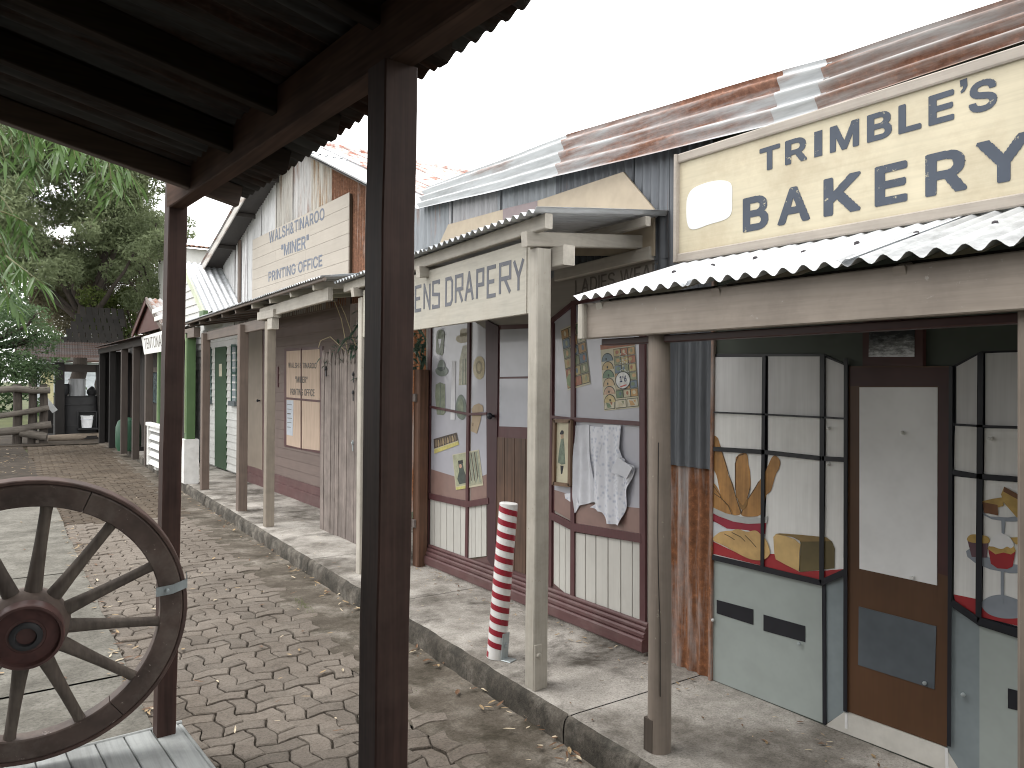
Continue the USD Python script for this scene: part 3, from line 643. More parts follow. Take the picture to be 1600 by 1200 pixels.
# door
DOOR = bp('door', [(1328, 572), (1489, 572), (1481, 1166), (1324, 1110)], DOORB, .010)
obj('door_top_rail', panel(bw, [(1329, 574), (1488, 574), (1487, 603), (1329, 603)], .0012, .010), DOORT, DOOR)
obj('door_stile', panel(bw, [(1468, 603), (1487, 603), (1483, 900), (1467, 895)], .0012, .010), DOORT, DOOR)
obj('door_pane', panel(bw, [(1345, 605), (1467, 605), (1466, 914), (1345, 888)], .003, .010), PANS, DOOR)
obj('door_kick_panel', panel(bw, [(1344, 947), (1465, 978), (1462, 1076), (1343, 1038)], .003, .010), DGREY, DOOR)
bp('painted_step', [(1323, 1110), (1477, 1166), (1500, 1203), (1494, 1212), (1290, 1133)], STEPW, .006)
obj('painted_step_edge', strip(bw, [(1323.5, 1110), (1323.5, 1138)], .014, .002, .006), ICING, B)
obj('painted_step_edge', strip(bw, [(1480, 1168), (1481, 1200)], .014, .002, .006), ICING, B)
def bolt(x, y, off=.019): o = bw.at(*bw.p1(x, y), off); return lathe([(0, .010), (.006, .008), (.009, .004), (.009, -.004)], o, (-1, 0, 0), 10)
for x, y in ((1297, 669), (1297, 725), (1550, 685), (1413, 676), (1428, 902), (1252, 1005), (1117, 968), (1508, 1084), (1448, 1066)):
    obj('bolt_head', bolt(x, y), WHITEP if y < 1000 else STEEL, B)
# little framed transom above the door
TF = bp('transom_frame', [(1353, 500), (1447, 499), (1447, 572), (1353, 572)], DOORT, .03, .0)
TGL = usdkit.material(stage, '/World/Looks/transom_picture', {'g': ('geometry', {}), 'n': ('noise_texture', {'scale': 26.0, 'detail': 6.0, 'roughness': 0.7}), 'mp': ('mapping', {'scale': (1, 0.7, 2.2)}), 's': ('separate_xyz', {}), 'mr': ('map_range', {'from_min': 2.02, 'from_max': 2.16, 'to_min': 0.72, 'to_max': 0.18}),
    'ad': ('math', {'math_type': 'add'}), 'h': ('math', {'math_type': 'multiply', 'value2': 0.5}), 'r': ('rgb_ramp', {'ramp': [(0.36, (0.02, 0.022, 0.025)), (0.48, (0.16, 0.165, 0.17)), (0.6, (0.62, 0.64, 0.66))]}), 'p': ('principled_bsdf', {'roughness': 0.25})},
    [('g.position', 'mp.vector'), ('mp.vector', 'n.vector'), ('g.position', 's.vector'), ('s.z', 'mr.value'), ('mr.result', 'ad.value1'), ('n.fac', 'ad.value2'), ('ad.value', 'h.value1'), ('h.value', 'r.fac'), ('r.color', 'p.base_color')], surface='p.BSDF')
obj('transom_picture', panel(bw, [(1364, 503), (1435, 502), (1434, 558), (1363, 558)], .003, .03), TGL, TF)
# corrugated strip between bakery and drapery: zinc above, rust below
y0, y1 = yz(WX, 1112, 900)[1] + .0, yz(WX, 1045, 900)[1] + .14
zt = yz(WX, 1075, 724)[2]
nX = (-1, 0, 0)
obj('corrugated_sheet', corr((WX - .012, y0, zt - .02), (WX - .012, y1, zt - .02), (WX - .012, y0, 3.4), (WX - .012, y1, 3.42), nX, pitch=.085, amp=.011, nr=8, seed=3), G_WALLD, B, smooth=50, label='grey zinc upper sheet')
obj('corrugated_sheet', corr((WX + .006, y0, ZP), (WX + .006, y1, ZP), (WX + .006, y0, zt + .06), (WX + .006, y1, zt + .06), nX, pitch=.085, amp=.011, nr=8, seed=4), G_RUST, B, smooth=50, label='rusty lower sheet')
obj('corner_flashing', beam((WX + .0, y0 - .008, ZP), (WX + .0, y0 - .008, 2.7), .022, .05, (1, 0, 0), .004), G_RUST, B)
obj('back_wall', wallbox(-1.2, 3.4, ZP, 3.55, WX + .125, WX + .25), UPPER, B)

# ------------------------------------------------------------------ bakery awning
AW = thing('shop_awning', 'bakery awning of corrugated sheets on a deep taupe beam', 'awning', (2.66, 1.6, ZP), group='awnings over the footpath')
YE = 3.05
obj('fascia_beam', beam((2.645, YE, 2.221), (2.645, -1.2, 2.221), .05, .182, (0, 0, 1), .005, n=10, wob=.0012, seed=2), TAUPE, AW)
obj('fascia_end_block', beam((2.63, YE + .022, 2.13), (2.63, YE + .022, 2.31), .045, .075, (1, 0, 0), .006), CREAM, AW)
for k, (a, b, c) in enumerate(((2.60, .09, 0), (.99, .095, 1), (-.75, .09, 0))):
    pts = [(2.715, a, ZP - .01), (2.713, a, .7), (2.708 - .004 * k, a + .006, 1.4), (2.70, a + .010, 2.135)]
    obj('post', tube(pts, [.057, .055, .053, .052], 14) if k == 0 else beam(pts[0], pts[-1], .10, .10, (0, 1, 0), .012), TAUPEZ, AW, smooth=40)
DARKC = paint('post_crack', (0.03, 0.024, 0.02))
crk = [(2.655, 2.565, 1.62), (2.652, 2.562, 1.2), (2.657, 2.558, .95), (2.668, 2.556, .75), (2.672, 2.555, .42)]
obj('post_crack', [tube([(x, y - .0, z), (x2, y2, z2)], .0028, 5) for (x, y, z), (x2, y2, z2) in zip(crk[:-1], crk[1:])], DARKC, AW)
BASEW = paint('bare_damp_wood', (0.085, 0.068, 0.055), grain='z', gv=0.4)
pp = Plane((2.66, 0, 0), (0, -1, 0), (0, 0, 1))
obj('post_plug', beam((2.668, 2.62, ZP), (2.668, 2.62, ZP + .155), .06, .022, (1, 0, 0), .003), BASEW, AW)
for y in (2.95, 2.2, 1.4, .6, -.3):
    obj('rafter', beam((2.62, y, 2.275), (3.62, y, 2.585), .045, .07, (0, 0, 1)), CREAMX if y > 2.9 else TAUPE, AW)
obj('purlin', beam((2.69, 3.0, 2.315), (2.69, -1.2, 2.315), .05, .03), SOOTY, AW)
obj('soffit_board', boxm((2.68, -1.2, 2.095), (2.74, YE - .05, 2.128)), DOORT, AW)
ys = [YE + .03, 2.30, 1.55, .80, .05, -1.2]
for k in range(5):
    ov = .05 if k else 0
    zl = .0018 * (k % 2)
    M_ = galv('awning_zinc_bright', 0.10, 'x', base=(0.66, 0.68, 0.70), metal=0.2, rough=0.45) if k < 2 else galv('awning_zinc_worn', 0.10, 'x', base=(0.44, 0.455, 0.465), metal=0.3, dark=0.5)
    obj('roof_sheet', corr((2.555, ys[k] + ov, 2.335 + zl), (2.555, ys[k + 1], 2.335 + zl), (3.60, ys[k] + ov, 2.66 + zl), (3.60, ys[k + 1], 2.66 + zl), (-.27, 0, 1), nr=6, seed=20 + k, wob=.006, pitch=.088, amp=.0145), M_, AW, smooth=50)
NAIL = paint('dark_roof_nail', (0.05, 0.045, 0.05), rough=0.6)
for k, y in enumerate((2.78, 2.55, 2.32, 2.02, 1.79, 1.56, 1.25, .95)):
    x = 2.98 + .03 * ((k * 7) % 3)
    obj('roof_nail', lathe([(0, .012), (.010, .009), (.012, 0), (.012, -.01)], (x, y, 2.335 + (x - 2.555) * .311 + .010), (-.27, 0, 1), 8), NAIL, AW)

# ------------------------------------------------------------------ bakery sign on the awning roof
SX = 3.40
sp = wall_plane(SX)
SG = thing('bakery_sign', 'big pale yellow sign reading TRIMBLE\'S BAKERY in dark blue letters', 'sign', (SX, 1.8, 2.62))
SIGNY = paint('pale_yellow_sign', (0.54, 0.485, 0.355), grain='y', gv=0.10, var=0.09, dirt=0.6, dirtcol=(0.37, 0.30, 0.20), dscale=2.6, rough=0.65)
NAVY = paint('sign_letter_navy', (0.055, 0.068, 0.092), rough=0.6, var=0.15, chips=0.35, chipcol=(0.42, 0.38, 0.27))
TRIM = paint('sign_frame_taupe', (0.37, 0.33, 0.285), grain='y', gv=0.15, dirt=0.25, dirtcol=(0.22, 0.19, 0.16))
q = sp.px([(1056, 409), (1056, 246)])
YL = -q[0][0]; z0, z1 = q[0][1], q[1][1]; YR = -0.9
obj('board', boxm((SX, YR, z0), (SX + .03, YL, z1)), SIGNY, SG)
fw = .052
obj('frame_top', beam((SX - .008, YR, z1 - fw / 2 + .01), (SX - .008, YL, z1 - fw / 2 + .01), .02, fw), TRIM, SG)
obj('frame_bottom', beam((SX - .008, YR, z0 + fw / 2 - .01), (SX - .008, YL, z0 + fw / 2 - .01), .02, fw), TRIM, SG)
obj('frame_side', beam((SX - .0085, YL - fw / 2 + .012, z0 - .008), (SX - .0085, YL - fw / 2 + .012, z1 + .008), .021, fw, (1, 0, 0)), TRIM, SG)
obj('post_stub', beam((SX + .06, YL - .4, z0 - .1), (SX + .06, YL - .4, z1), .06, .05, (1, 0, 0)), TAUPE, SG)
obj('post_stub', beam((SX + .06, YL - 1.9, z0 - .1), (SX + .06, YL - 1.9, z1), .06, .05, (1, 0, 0)), TAUPE, SG)
# letters placed one by one along the board: px left/right at the foot, then at the head
sgn = sp
def word(chars, foot, head, parent, mat, pl=sgn, off=.0005, bold=True):
    """chars: [(letter, x left, x right)], foot and head: y = a + b x in the photo"""
    for ch, xl, xr in chars:
        obj('letter', letters(ch, pl, (xl, foot(xl)), (xr, foot(xr)), (xr, head(xr)), (xl, head(xl)), off, bold, grow=.022), mat, parent, label='letter ' + ch if ch.isalpha() else None)
def fT(x): return 258.7 - .273 * (x - 1227)
def hT(x): return 221 - .3125 * (x - 1227)
word([('T', 1187, 1219), ('R', 1227, 1261), ('I', 1272.5, 1285), ('M', 1297, 1342.5), ('B', 1355, 1394), ('L', 1404, 1440), ('E', 1451, 1491)], fT, hT, SG, NAVY)
word([('S', 1514, 1559)], fT, hT, SG, NAVY)
obj('letter', panel(sp, [(1500, 126), (1511, 122), (1512, 134), (1507, 143), (1502, 146), (1501, 143), (1505, 138), (1505, 134), (1501, 136)], .002, .0005), NAVY, SG, label='apostrophe')
def fB(x): return 364 - .194 * (x - 1160)
def hB(x): return 311 - .2384 * (x - 1160)
word([('B', 1161, 1201), ('A', 1215, 1266), ('K', 1287, 1345), ('E', 1367, 1418), ('R', 1446, 1511), ('Y', 1525, 1613)], fB, hB, SG, NAVY)
WPATCH = paint('white_patch', (0.74, 0.76, 0.78), var=0.04, rough=0.6)
obj('white_patch', panel(sp, [(1073, 320), (1080, 298), (1100, 287), (1125, 282), (1142, 287), (1144, 310), (1140, 338), (1110, 350), (1078, 357)], .002, .0006, True), WPATCH, SG)
SMUDGE = paint('blue_smudge', (0.34, 0.36, 0.38), var=0.2, rough=0.7)

# ------------------------------------------------------------------ curved sheet strip along the parapet of both near shops
PR = thing('parapet_capping', 'row of overlapping zinc and rust stained corrugated sheets crowning the two near shops', 'roof edge', (3.55, 4, 3.4))
PXP = 3.52
def pq(x, y, X=PXP): return yz(X, x, y)
cuts = [(650, 290, 329), (868, 206, 279), (1205, 102.5, 200), (1274, 85, 180), (1640, -38, 60)]
def edge_at(i): 
    x, t, b = cuts[i]
    lo, hi = pq(x, b), pq(x, t)
    return lo, hi
mats = [G_STRIP, G_STRIPM, G_STRIP, G_STRIPR]
for i in range(4):
    lo0, hi0 = edge_at(i); lo1, hi1 = edge_at(i + 1)
    o = np.array([-.004 * i, 0, 0]) - np.array([.006, 0, 0]) * (i % 2)
    back = np.array([.10, 0, 0])
    if i in (0, 1, 2): d = unit(lo1 - lo0) * .03; lo1 = lo1 + d; hi1 = hi1 + d
    wb = np.linalg.norm(hi0 - lo0), np.linalg.norm(hi1 - lo1)
    obj('ridge_sheet', corr(lo0 + o, hi0 + o + back, lo1 + o, hi1 + o + back, (-1, 0, .3), pitch=max(wb) / 3.55, amp=.022, nr=14, seed=40 + i, wob=.007, seg=12), mats[i], PR, smooth=60)
lo0, hi0 = edge_at(0); lo1, hi1 = edge_at(4)
obj('back_slope', grid(hi0 + (.12, 0, -.05), hi1 + (.12, 0, -.05), hi0 + (1.6, 0, -.3), hi1 + (1.6, 0, -.3), 6, 2), G_STRIPM, PR)


# ================================================================== DRAPERY
D = thing('drapery_shop', 'middle shop with painted maroon framed drapery windows and a wooden door', 'shop', (WX, 5.0, ZP))
LIL = paint('window_lilac_grey', (0.41, 0.41, 0.455), rough=0.3, var=0.06, coat=0.55, gv=0.05)
LIL2 = paint('door_pane_lilac', (0.39, 0.395, 0.44), rough=0.3, var=0.05, coat=0.4, gv=0.05)
DUSTY = paint('window_dusty_brown', (0.24, 0.155, 0.135), rough=0.35, var=0.08, coat=0.4)
TG = paint('white_lining_board', (0.50, 0.49, 0.455), rough=0.55, grain='z', gv=0.08, var=0.04, rnd=0.04, dirt=0.15, dirtcol=(0.3, 0.28, 0.25))
DWOOD = paint('drapery_door_wood', (0.10, 0.055, 0.035), grain='z', gv=0.5, var=0.3, rnd=0.15, rough=0.5)
HEAD = paint('shade_header_board', (0.30, 0.275, 0.245), grain='y', gv=0.08, var=0.06)
DPLUM = paint('dark_plum_jamb', (0.055, 0.024, 0.028), grain='z', gv=0.15, rough=0.45)
Y0d, Y1d = y1, 6.60
obj('wall', boxm((WX, Y0d, ZP), (WX + .12, Y1d, 3.3)), HEAD, D)
def dp(name, pts, mat, t, off=0.0, smooth=False, **k): return obj(name, panel(bw, pts, t, off, smooth), mat, D, **k)
# corrugated wall above the awning, sheets of different tone
ya_, yb_ = 2.95, 6.85
zz = [3.40, 3.72, 4.5, 5.3, 6.1, yb_]
_lo = [edge_at(i)[0] for i in range(4)]
def under(y): return float(np.interp(y, [p[1] for p in _lo][::-1], [p[2] for p in _lo][::-1])) + .06
for k in range(5):
    obj('corrugated_sheet', corr((WX - .015 - .003 * (k % 2), zz[k], 2.70), (WX - .015 - .003 * (k % 2), zz[k + 1] + .05, 2.70), (WX - .015 - .003 * (k % 2), zz[k], under(zz[k])), (WX - .015 - .003 * (k % 2), zz[k + 1] + .05, under(zz[k + 1])), nX, seed=60 + k, nr=5), (G_WALLD if k < 2 else G_WALL) if k != 3 else galv('drapery_pale_sheet', .2, 'z', base=(0.3, 0.3, 0.31)), D, smooth=50)
fb = wall_plane(WX - .03)
TANB = paint('tan_false_front', (0.40, 0.335, 0.25), var=0.08, rough=0.6, dirt=0.2, dirtcol=(0.3, 0.25, 0.19))
MAUV = paint('mauve_false_front', (0.235, 0.19, 0.195), var=0.1, rough=0.6)
obj('false_front_board', panel(fb, [(686, 386), (702, 351), (790, 327), (843, 316), (843, 370), (760, 392)], .012), TANB, D)
obj('false_front_board', panel(fb, [(788, 327), (842, 314), (842, 372), (788, 385)], .003, .012), MAUV, D, label='mauve patch of board')
obj('false_front_board', panel(fb, [(842, 314), (976, 269), (1024, 327), (1024, 400), (842, 400)], .014), TANB, D)
obj('board_join', strip(fb, [(955, 345), (1024, 331)], .006, .001, .0142), LINE, D)
# ledger and header
obj('wall_ledger', beam(pq(870, 431, 3.575), pq(1018, 395.5, 3.575), .05, .085, (0, 0, 1)), CREAMY, D)
dp('header_board', [(735, 493), (866, 460), (1026, 420), (1026, 500), (900, 520), (735, 530)], HEAD, .002)
LETD = paint('faded_letter', (0.13, 0.115, 0.10), rough=0.6)
for lt in each_letter(letters('LADIES WEAR', bw, (899, 461), (1032, 431), (1032, 409), (899, 438), .0025, False), np.array([0, -1, 0])): obj('letter', lt, LETD, D)
# windows: lilac glazed panels
dp('window_panel', [(676, 505), (733, 505), (733, 752), (674, 734)], LIL, .004)
dp('window_panel', [(738, 500), (761, 515), (761, 742), (736, 751)], LIL, .004)
dp('window_base', [(674, 733), (733, 751), (733, 783), (673, 771)], DUSTY, .0045)
dp('window_base', [(736, 751), (761, 741), (761, 777), (736, 784)], DUSTY, .0045)
dp('window_panel', [(867, 502), (896, 478), (896, 812), (866, 795)], LIL, .004)
dp('window_panel', [(900, 476), (1003, 452), (1002, 796), (900, 780)], LIL, .004)
dp('window_base', [(866, 765), (896, 774), (896, 815), (866, 797)], DUSTY, .0045)
dp('window_base', [(900, 784), (1002, 794), (1002, 834), (900, 818)], DUSTY, .0045)
def boards(top, bot, xs):
    for a, b in zip(xs[:-1], xs[1:]):
        g = (b - a) * .035
        dp('lining_board', [(a + g, top(a + g)), (b - g, top(b - g)), (b - g, bot(b - g)), (a + g, bot(a + g))], TG, .006)
dp('board_backing', [(672, 776), (730, 788), (763, 784), (763, 872), (730, 878), (672, 856)], LINE, .002)
boards(lambda x: 776 + .21 * (x - 672), lambda x: 853.5 + .352 * (x - 672), [672.5, 680, 688.5, 699, 709.5, 721, 729])
boards(lambda x: 788 - .08 * (x - 732), lambda x: 872 - .12 * (x - 732), [732, 738, 743.5, 753, 761])
dp('board_backing', [(864, 810), (897, 830), (1004, 848), (1004, 982), (897, 942), (864, 915)], LINE, .002)
boards(lambda x: 812 + .55 * (x - 866), lambda x: 911 + .85 * (x - 866), [866, 875, 884.5, 894])
boards(lambda x: 832 + .155 * (x - 899), lambda x: 939 + .372 * (x - 899), [899, 915.5, 932, 951, 971, 989, 1003])
def mb(a, b, w, mat=None, t=.020, off=.0, name='window_frame'): obj(name, strip(bw, [a, b], w, t, off), mat or MAROON, D)
mb((674, 500), (669, 856), .055); mb((735, 497), (731, 876), .040); mb((672, 635), (734, 647), .022, off=.001); mb((734, 647), (763, 646), .022, off=.001)
mb((669, 774), (732, 788), .055, off=.002); mb((731, 788), (766, 782), .055, off=.0025)
mb((898, 470), (897, 938), .044); mb((864, 498), (862, 915), .034); mb((863, 651), (897, 655), .022, off=.001); mb((897, 655), (1003, 662), .030, off=.001)
mb((861, 804), (898, 823), .055, off=.002); mb((897, 823), (1005, 841), .058, off=.0025); mb((1006, 440), (1007, 996), .050); mb((862, 503), (898, 474), .035, off=.0015); mb((897, 474), (1008, 450), .035, off=.0018)
# door
dp('door_jamb', [(761, 500), (781, 510), (776, 892), (764, 874)], DPLUM, .016)
DD = dp('door', [(779, 508), (868, 505), (866, 905), (776, 885)], MAROON, .006)
obj('door_pane', panel(bw, [(782.5, 515), (864, 512), (864, 587), (782.5, 589)], .003, .006), LIL2, DD)
obj('door_pane', panel(bw, [(782, 592), (864, 591), (864, 669), (781.5, 666)], .003, .006), LIL2, DD)
for a, b in ((777, 790), (790, 806), (806, 823), (823, 840), (840, 858)):
    obj('door_board', panel(bw, [(a + .4, 683 + .06 * (a - 777)), (b - .4, 683 + .06 * (b - 777)), (b - .4, 882 + .32 * (b - 777)), (a + .4, 882 + .32 * (a - 777))], .006, .006), DWOOD, DD)
dp('door_threshold', [(731, 877), (763, 869), (776, 881), (866, 912), (866, 910), (897, 938), (1004, 980), (1004, 1000), (731, 884)], MAROONY, .004)
o = bw.at(*bw.p1(774, 650), .016)
obj('door_knob', lathe([(.012, 0), (.012, .02), (.026, .03), (.03, .045), (.022, .06), (.003, .066)], o, nX, 14), BLACK, DD, smooth=True)
# moulded step along the foot
for k, (zb, zt_, pr) in enumerate(((ZP + .02, .245, .075), (.245, .285, .058), (.285, .318, .044), (.318, .348, .030))):
    obj('step_moulding', boxm((WX - pr, Y0d + .02, zb), (WX - .002, Y1d - .03, zt_), .010), MAROONY, D)
obj('footing', boxm((WX - .06, Y0d + .01, ZP - .05), (WX, Y1d, ZP + .02)), CONC, D)
# ------------------------------------------------------------------ goods shown in the drapery windows, each a thing
c6 = C(660, 480, 5.4545); c7 = C(860, 470, 5.714); c5 = C(800, 550, 4); c4 = C(640, 640, 4.6125)
dw = wall_plane(WX - .006)
def shown(name, cvt, layers, label, category, group=None):
    q = bw.px([cvt(layers[0][1])[0]])[0]
    t_ = thing(name, label, category, (WX, -q[0], q[1]), group)
    for i, (nm, pts, mat, sm) in enumerate(layers):
        obj(nm, panel(dw, cvt(pts), .0015, .0006 + .0012 * i, sm), mat, t_)
    return t_
HG = paint('hat_green', (0.16, 0.19, 0.165), var=0.2, scale=20, rough=0.6, coat=.3); HGD = paint('hat_green_band', (0.07, 0.09, 0.08), var=0.2, rough=0.6, coat=.3)
STRAW = paint('hat_straw', (0.46, 0.40, 0.27), var=0.15, scale=30, rough=0.7, coat=.3); STRAWD = paint('hat_straw_shade', (0.30, 0.27, 0.20), var=0.2, scale=30, rough=0.7)
CLG = paint('paper_green_grey', (0.20, 0.225, 0.165), var=0.3, scale=18, rough=0.6, coat=.3); CLY = paint('paper_yellow_grey', (0.36, 0.35, 0.26), var=0.3, scale=22, rough=0.6, coat=.3)
KRAFT = paint('paper_kraft', (0.37, 0.29, 0.20), var=0.12, scale=9, rough=0.7, coat=.2); KRAFTD = paint('paper_kraft_dark', (0.16, 0.12, 0.08), rough=0.7)
PCREAM = paint('poster_cream', (0.52, 0.48, 0.35), var=0.06, rough=0.6, coat=.2)
GLASSW = paint('pale_tie_silk', (0.60, 0.60, 0.62), var=0.05, rough=0.5)
shown('paper_waistcoat', c6, [('body', [(125, 210), (160, 190), (188, 215), (185, 290), (175, 400), (150, 405), (120, 390), (118, 300)], CLG, True), ('collar', [(135, 270), (165, 270), (150, 350)], LIL, False)], 'grey green paper waistcoat topmost in the left drapery window', 'cut-out')
shown('green_hat', c6, [('brim', [(113, 530), (135, 515), (190, 505), (220, 540), (205, 575), (160, 590), (120, 565)], HG, True), ('crown', [(130, 515), (145, 460), (170, 448), (190, 475), (192, 525), (160, 540)], HG, True), ('band', [(130, 512), (192, 508), (192, 530), (160, 548), (130, 530)], HGD, False)], 'dark green felt hat with a dark band in the left drapery window', 'hat')
shown('straw_boater', c6, [('brim', [(288, 262), (310, 240), (388, 235), (388, 290), (330, 305), (295, 290)], STRAW, True), ('crown', [(322, 200), (340, 182), (388, 180), (388, 250), (325, 262)], STRAW, False), ('band', [(324, 225), (388, 215), (388, 240), (326, 252)], STRAWD, False)], 'cream straw boater at the top of the left drapery window', 'hat')
shown('straw_hat', c6, [('brim', [(485, 418), (520, 440), (532, 515), (520, 590), (487, 616), (450, 590), (432, 520), (450, 445)], STRAW, True), ('crown', [(485, 455), (508, 480), (512, 520), (500, 560), (482, 570), (462, 545), (458, 500), (468, 470)], STRAWD, True), ('crown_top', [(485, 475), (500, 500), (498, 535), (480, 545), (468, 520), (472, 490)], STRAW, True)], 'round straw sun hat on the narrow side pane left of the drapery door', 'hat')
shown('paper_dress', c6, [('body', [(345, 330), (382, 320), (385, 660), (312, 665), (318, 450), (330, 400)], CLY, False), ('pleat', [(345, 440), (352, 440), (350, 660), (340, 660)], CLG, False), ('pleat', [(366, 440), (372, 440), (372, 660), (364, 660)], CLG, False)], 'pleated yellowish paper dress under the straw boater', 'cut-out')
shown('paper_coat', c6, [('body', [(115, 660), (150, 640), (193, 655), (195, 900), (175, 920), (125, 915), (110, 760)], CLG, False), ('seam', [(150, 650), (156, 650), (158, 915), (150, 915)], HG, False)], 'long olive grey paper coat below the dark green felt hat', 'cut-out')
shown('pale_tie', c6, [('strip', [(255, 460), (285, 460), (278, 960), (240, 958)], GLASSW, False)], 'long white paper strip hanging in the middle of the left drapery window', 'paper')
shown('oval_hat', c6, [('brim', [(330, 745), (360, 780), (375, 850), (368, 930), (340, 960), (300, 930), (285, 850), (300, 775)], HG, True), ('crown', [(325, 775), (350, 820), (348, 900), (320, 920), (300, 850)], CLG, True)], 'pale green oval hat seen from above near the middle bar', 'hat')
shown('paper_gloves', c6, [('gloves', [(420, 870), (440, 835), (480, 820), (515, 838), (522, 890), (430, 905)], KRAFT, False)], 'tan paper gloves above the middle bar of the narrow side pane', 'cut-out')
shown('kraft_pattern', c6, [('sheet', [(425, 912), (505, 905), (498, 960), (465, 1078), (412, 1055), (418, 990)], KRAFT, False), ('mark', [(430, 985), (437, 985), (435, 1015), (428, 1013)], KRAFTD, False)], 'brown paper pattern sheet below the tan paper gloves', 'paper')
def qmap(c, pl, cvt):
    q = [np.array(p) for p in pl.px(cvt(c))]
    return lambda u, v: (1 - u) * (1 - v) * q[0] + u * (1 - v) * q[1] + u * v * q[2] + (1 - u) * v * q[3]     # corners: tl, tr, br, bl
_pc = {}
def ink(c):
    k = 'ink_%02d%02d%02d' % tuple(int(x * 99) for x in c)
    return paint(k, c, var=0.2, scale=30, rough=0.6, coat=.2)
def poster(name, corners, cvt, label, cells, base=PCREAM, off=.001):
    t_ = thing(name, label, 'poster', base=bw.at(*bw.px(cvt(corners))[0]), group='posters in the drapery windows')
    obj('sheet', panel(dw, cvt(corners), .0012, off), base, t_)
    m_ = qmap(corners, dw, cvt)
    for nm, shape, col, lay in cells:
        pts = [m_(u, v) for u, v in shape]
        obj(nm, slab(Polygon(pts).buffer(0), dw, .0008, off + .0012 + .0007 * lay), ink(col), t_)
    return t_, m_
def rect(u0, v0, u1, v1): return [(u0, v0), (u1, v0), (u1, v1), (u0, v1)]
def ell(u, v, a, b, n=20, t0=0, t1=2 * math.pi): return [(u + a * math.cos(t0 + (t1 - t0) * k / n), v + b * math.sin(t0 + (t1 - t0) * k / n)) for k in range(n + (1 if t1 - t0 < 6 else 0))]
rr = random.Random(5)
PAL = [(0.42, 0.26, 0.12), (0.44, 0.36, 0.18), (0.16, 0.22, 0.14), (0.14, 0.19, 0.23), (0.36, 0.15, 0.09), (0.50, 0.45, 0.32), (0.25, 0.27, 0.16), (0.46, 0.30, 0.15)]
INK = (0.03, 0.035, 0.03)
cells = [('top_band', rect(0, 0, 1, .075), (0.30, 0.115, 0.06), 0)]
for k in range(6):
    v = .14 + k * .125
    cells += [('arch_edge', ell(.19, v + .12, .175, .125, 14, math.pi, 2 * math.pi), INK, 0 + k * .02), ('arch', ell(.19, v + .12, .158, .112, 14, math.pi, 2 * math.pi), [(0.15, 0.2, 0.23), (0.44, 0.33, 0.16), (0.14, 0.22, 0.14), (0.46, 0.34, 0.2), (0.48, 0.33, 0.24), (0.47, 0.38, 0.2)][k], 1 + k * .02),
              ('figure', ell(.16 + .02 * (k % 3), v + .085, .022, .02, 8), INK, 2 + k * .02)]
g = [(.38, .09), (.61, .09), (.81, .09)]
for i in range(3):
    for j in range(6):
        u0, v0 = .385 + i * .205, .09 + j * .125
        cells += [('cell_edge', rect(u0, v0, u0 + .2, v0 + .12), INK, 0), ('cell', rect(u0 + .012, v0 + .008, u0 + .19, v0 + .113), PAL[(i * 3 + j * 5 + 1) % 8], 1), ('figure', ell(u0 + .06 + .07 * rr.random(), v0 + .055, .03 + .03 * rr.random(), .03, 7), PAL[(i + j * 3 + 4) % 8], 2)]
for i in range(3):
    u0 = .015 + i * .33
    cells += [('cell_edge', rect(u0, .855, u0 + .31, .985), INK, 0), ('cell', rect(u0 + .012, .865, u0 + .298, .975), (0.5, 0.46, 0.36), 1), ('figure', [(u0 + .06, .88), (u0 + .16, .9), (u0 + .22, .96), (u0 + .1, .965)], PAL[(i * 3 + 2) % 8], 2), ('figure', [(u0 + .18, .88), (u0 + .25, .885), (u0 + .23, .93)], PAL[(i * 2 + 4) % 8], 2.4)]
for k in range(46):
    u, v = .55 + .30 * rr.random() * (1 if k % 2 else .8), .16 + .34 * rr.random()
    cells.append(('bead', ell(u, v, .016, .010, 6), (0.55, 0.56, 0.50) if k % 3 else (0.3, 0.36, 0.33), 3 + .01 * k))
cells += [('price_edge', ell(.61, .575, .215, .135, 26), INK, 4), ('price_disc', ell(.61, .575, .195, .122, 26), (0.62, 0.62, 0.6), 5), ('price_mark', [(.52, .66), (.70, .64), (.72, .655), (.54, .68)], (0.5, 0.12, 0.1), 6)]
pt, pm = poster('price_poster', [(447, 395), (752, 352), (796, 950), (482, 982)], c7, 'colourful picture catalogue poster with a white price disc in the right drapery window', cells)
def on_poster(text, pm, u0, v0, u1, v1, off, mat, parent, nm='lettering'):
    m = meshkit.text_mesh(text, 1.0, .01, True); v = np.array(m.vertices); lo, hi = v.min(0), v.max(0)
    n = (v - lo) / (hi - lo)
    w = np.array([np.r_[pm(u0 + a * (u1 - u0), v1 + b * (v0 - v1)), off + c * .0008] for a, b, c in n])
    obj(nm, (dw.world(w), np.array(m.faces)), mat, parent)
NAVYI = paint('ink_navy', (0.02, 0.03, 0.09), rough=0.6)
on_poster("1'6", pm, .53, .51, .72, .60, .0075, NAVYI, pt)
cells = []
for i in range(3):
    for j in range(6):
        u0, v0 = .02 + i * .325, .02 + j * .16
        cells += [('cell_edge', rect(u0, v0, u0 + .315, v0 + .155), INK, 0), ('cell', rect(u0 + .015, v0 + .01, u0 + .3, v0 + .145), mul(PAL[(i * 5 + j * 3) % 8], .85), 1), ('figure', ell(u0 + .12 + .08 * rr.random(), v0 + .075, .05, .045, 8), PAL[(i * 2 + j + 5) % 8], 2)]
cells.append(('round_picture', ell(.22, .86, .2, .11, 20), (0.2, 0.26, 0.13), 3))
poster('catalogue_poster', [(92, 258), (298, 170), (360, 742), (155, 800)], c7, 'tilted catalogue poster crossed by the upright bar of the right drapery window', cells)
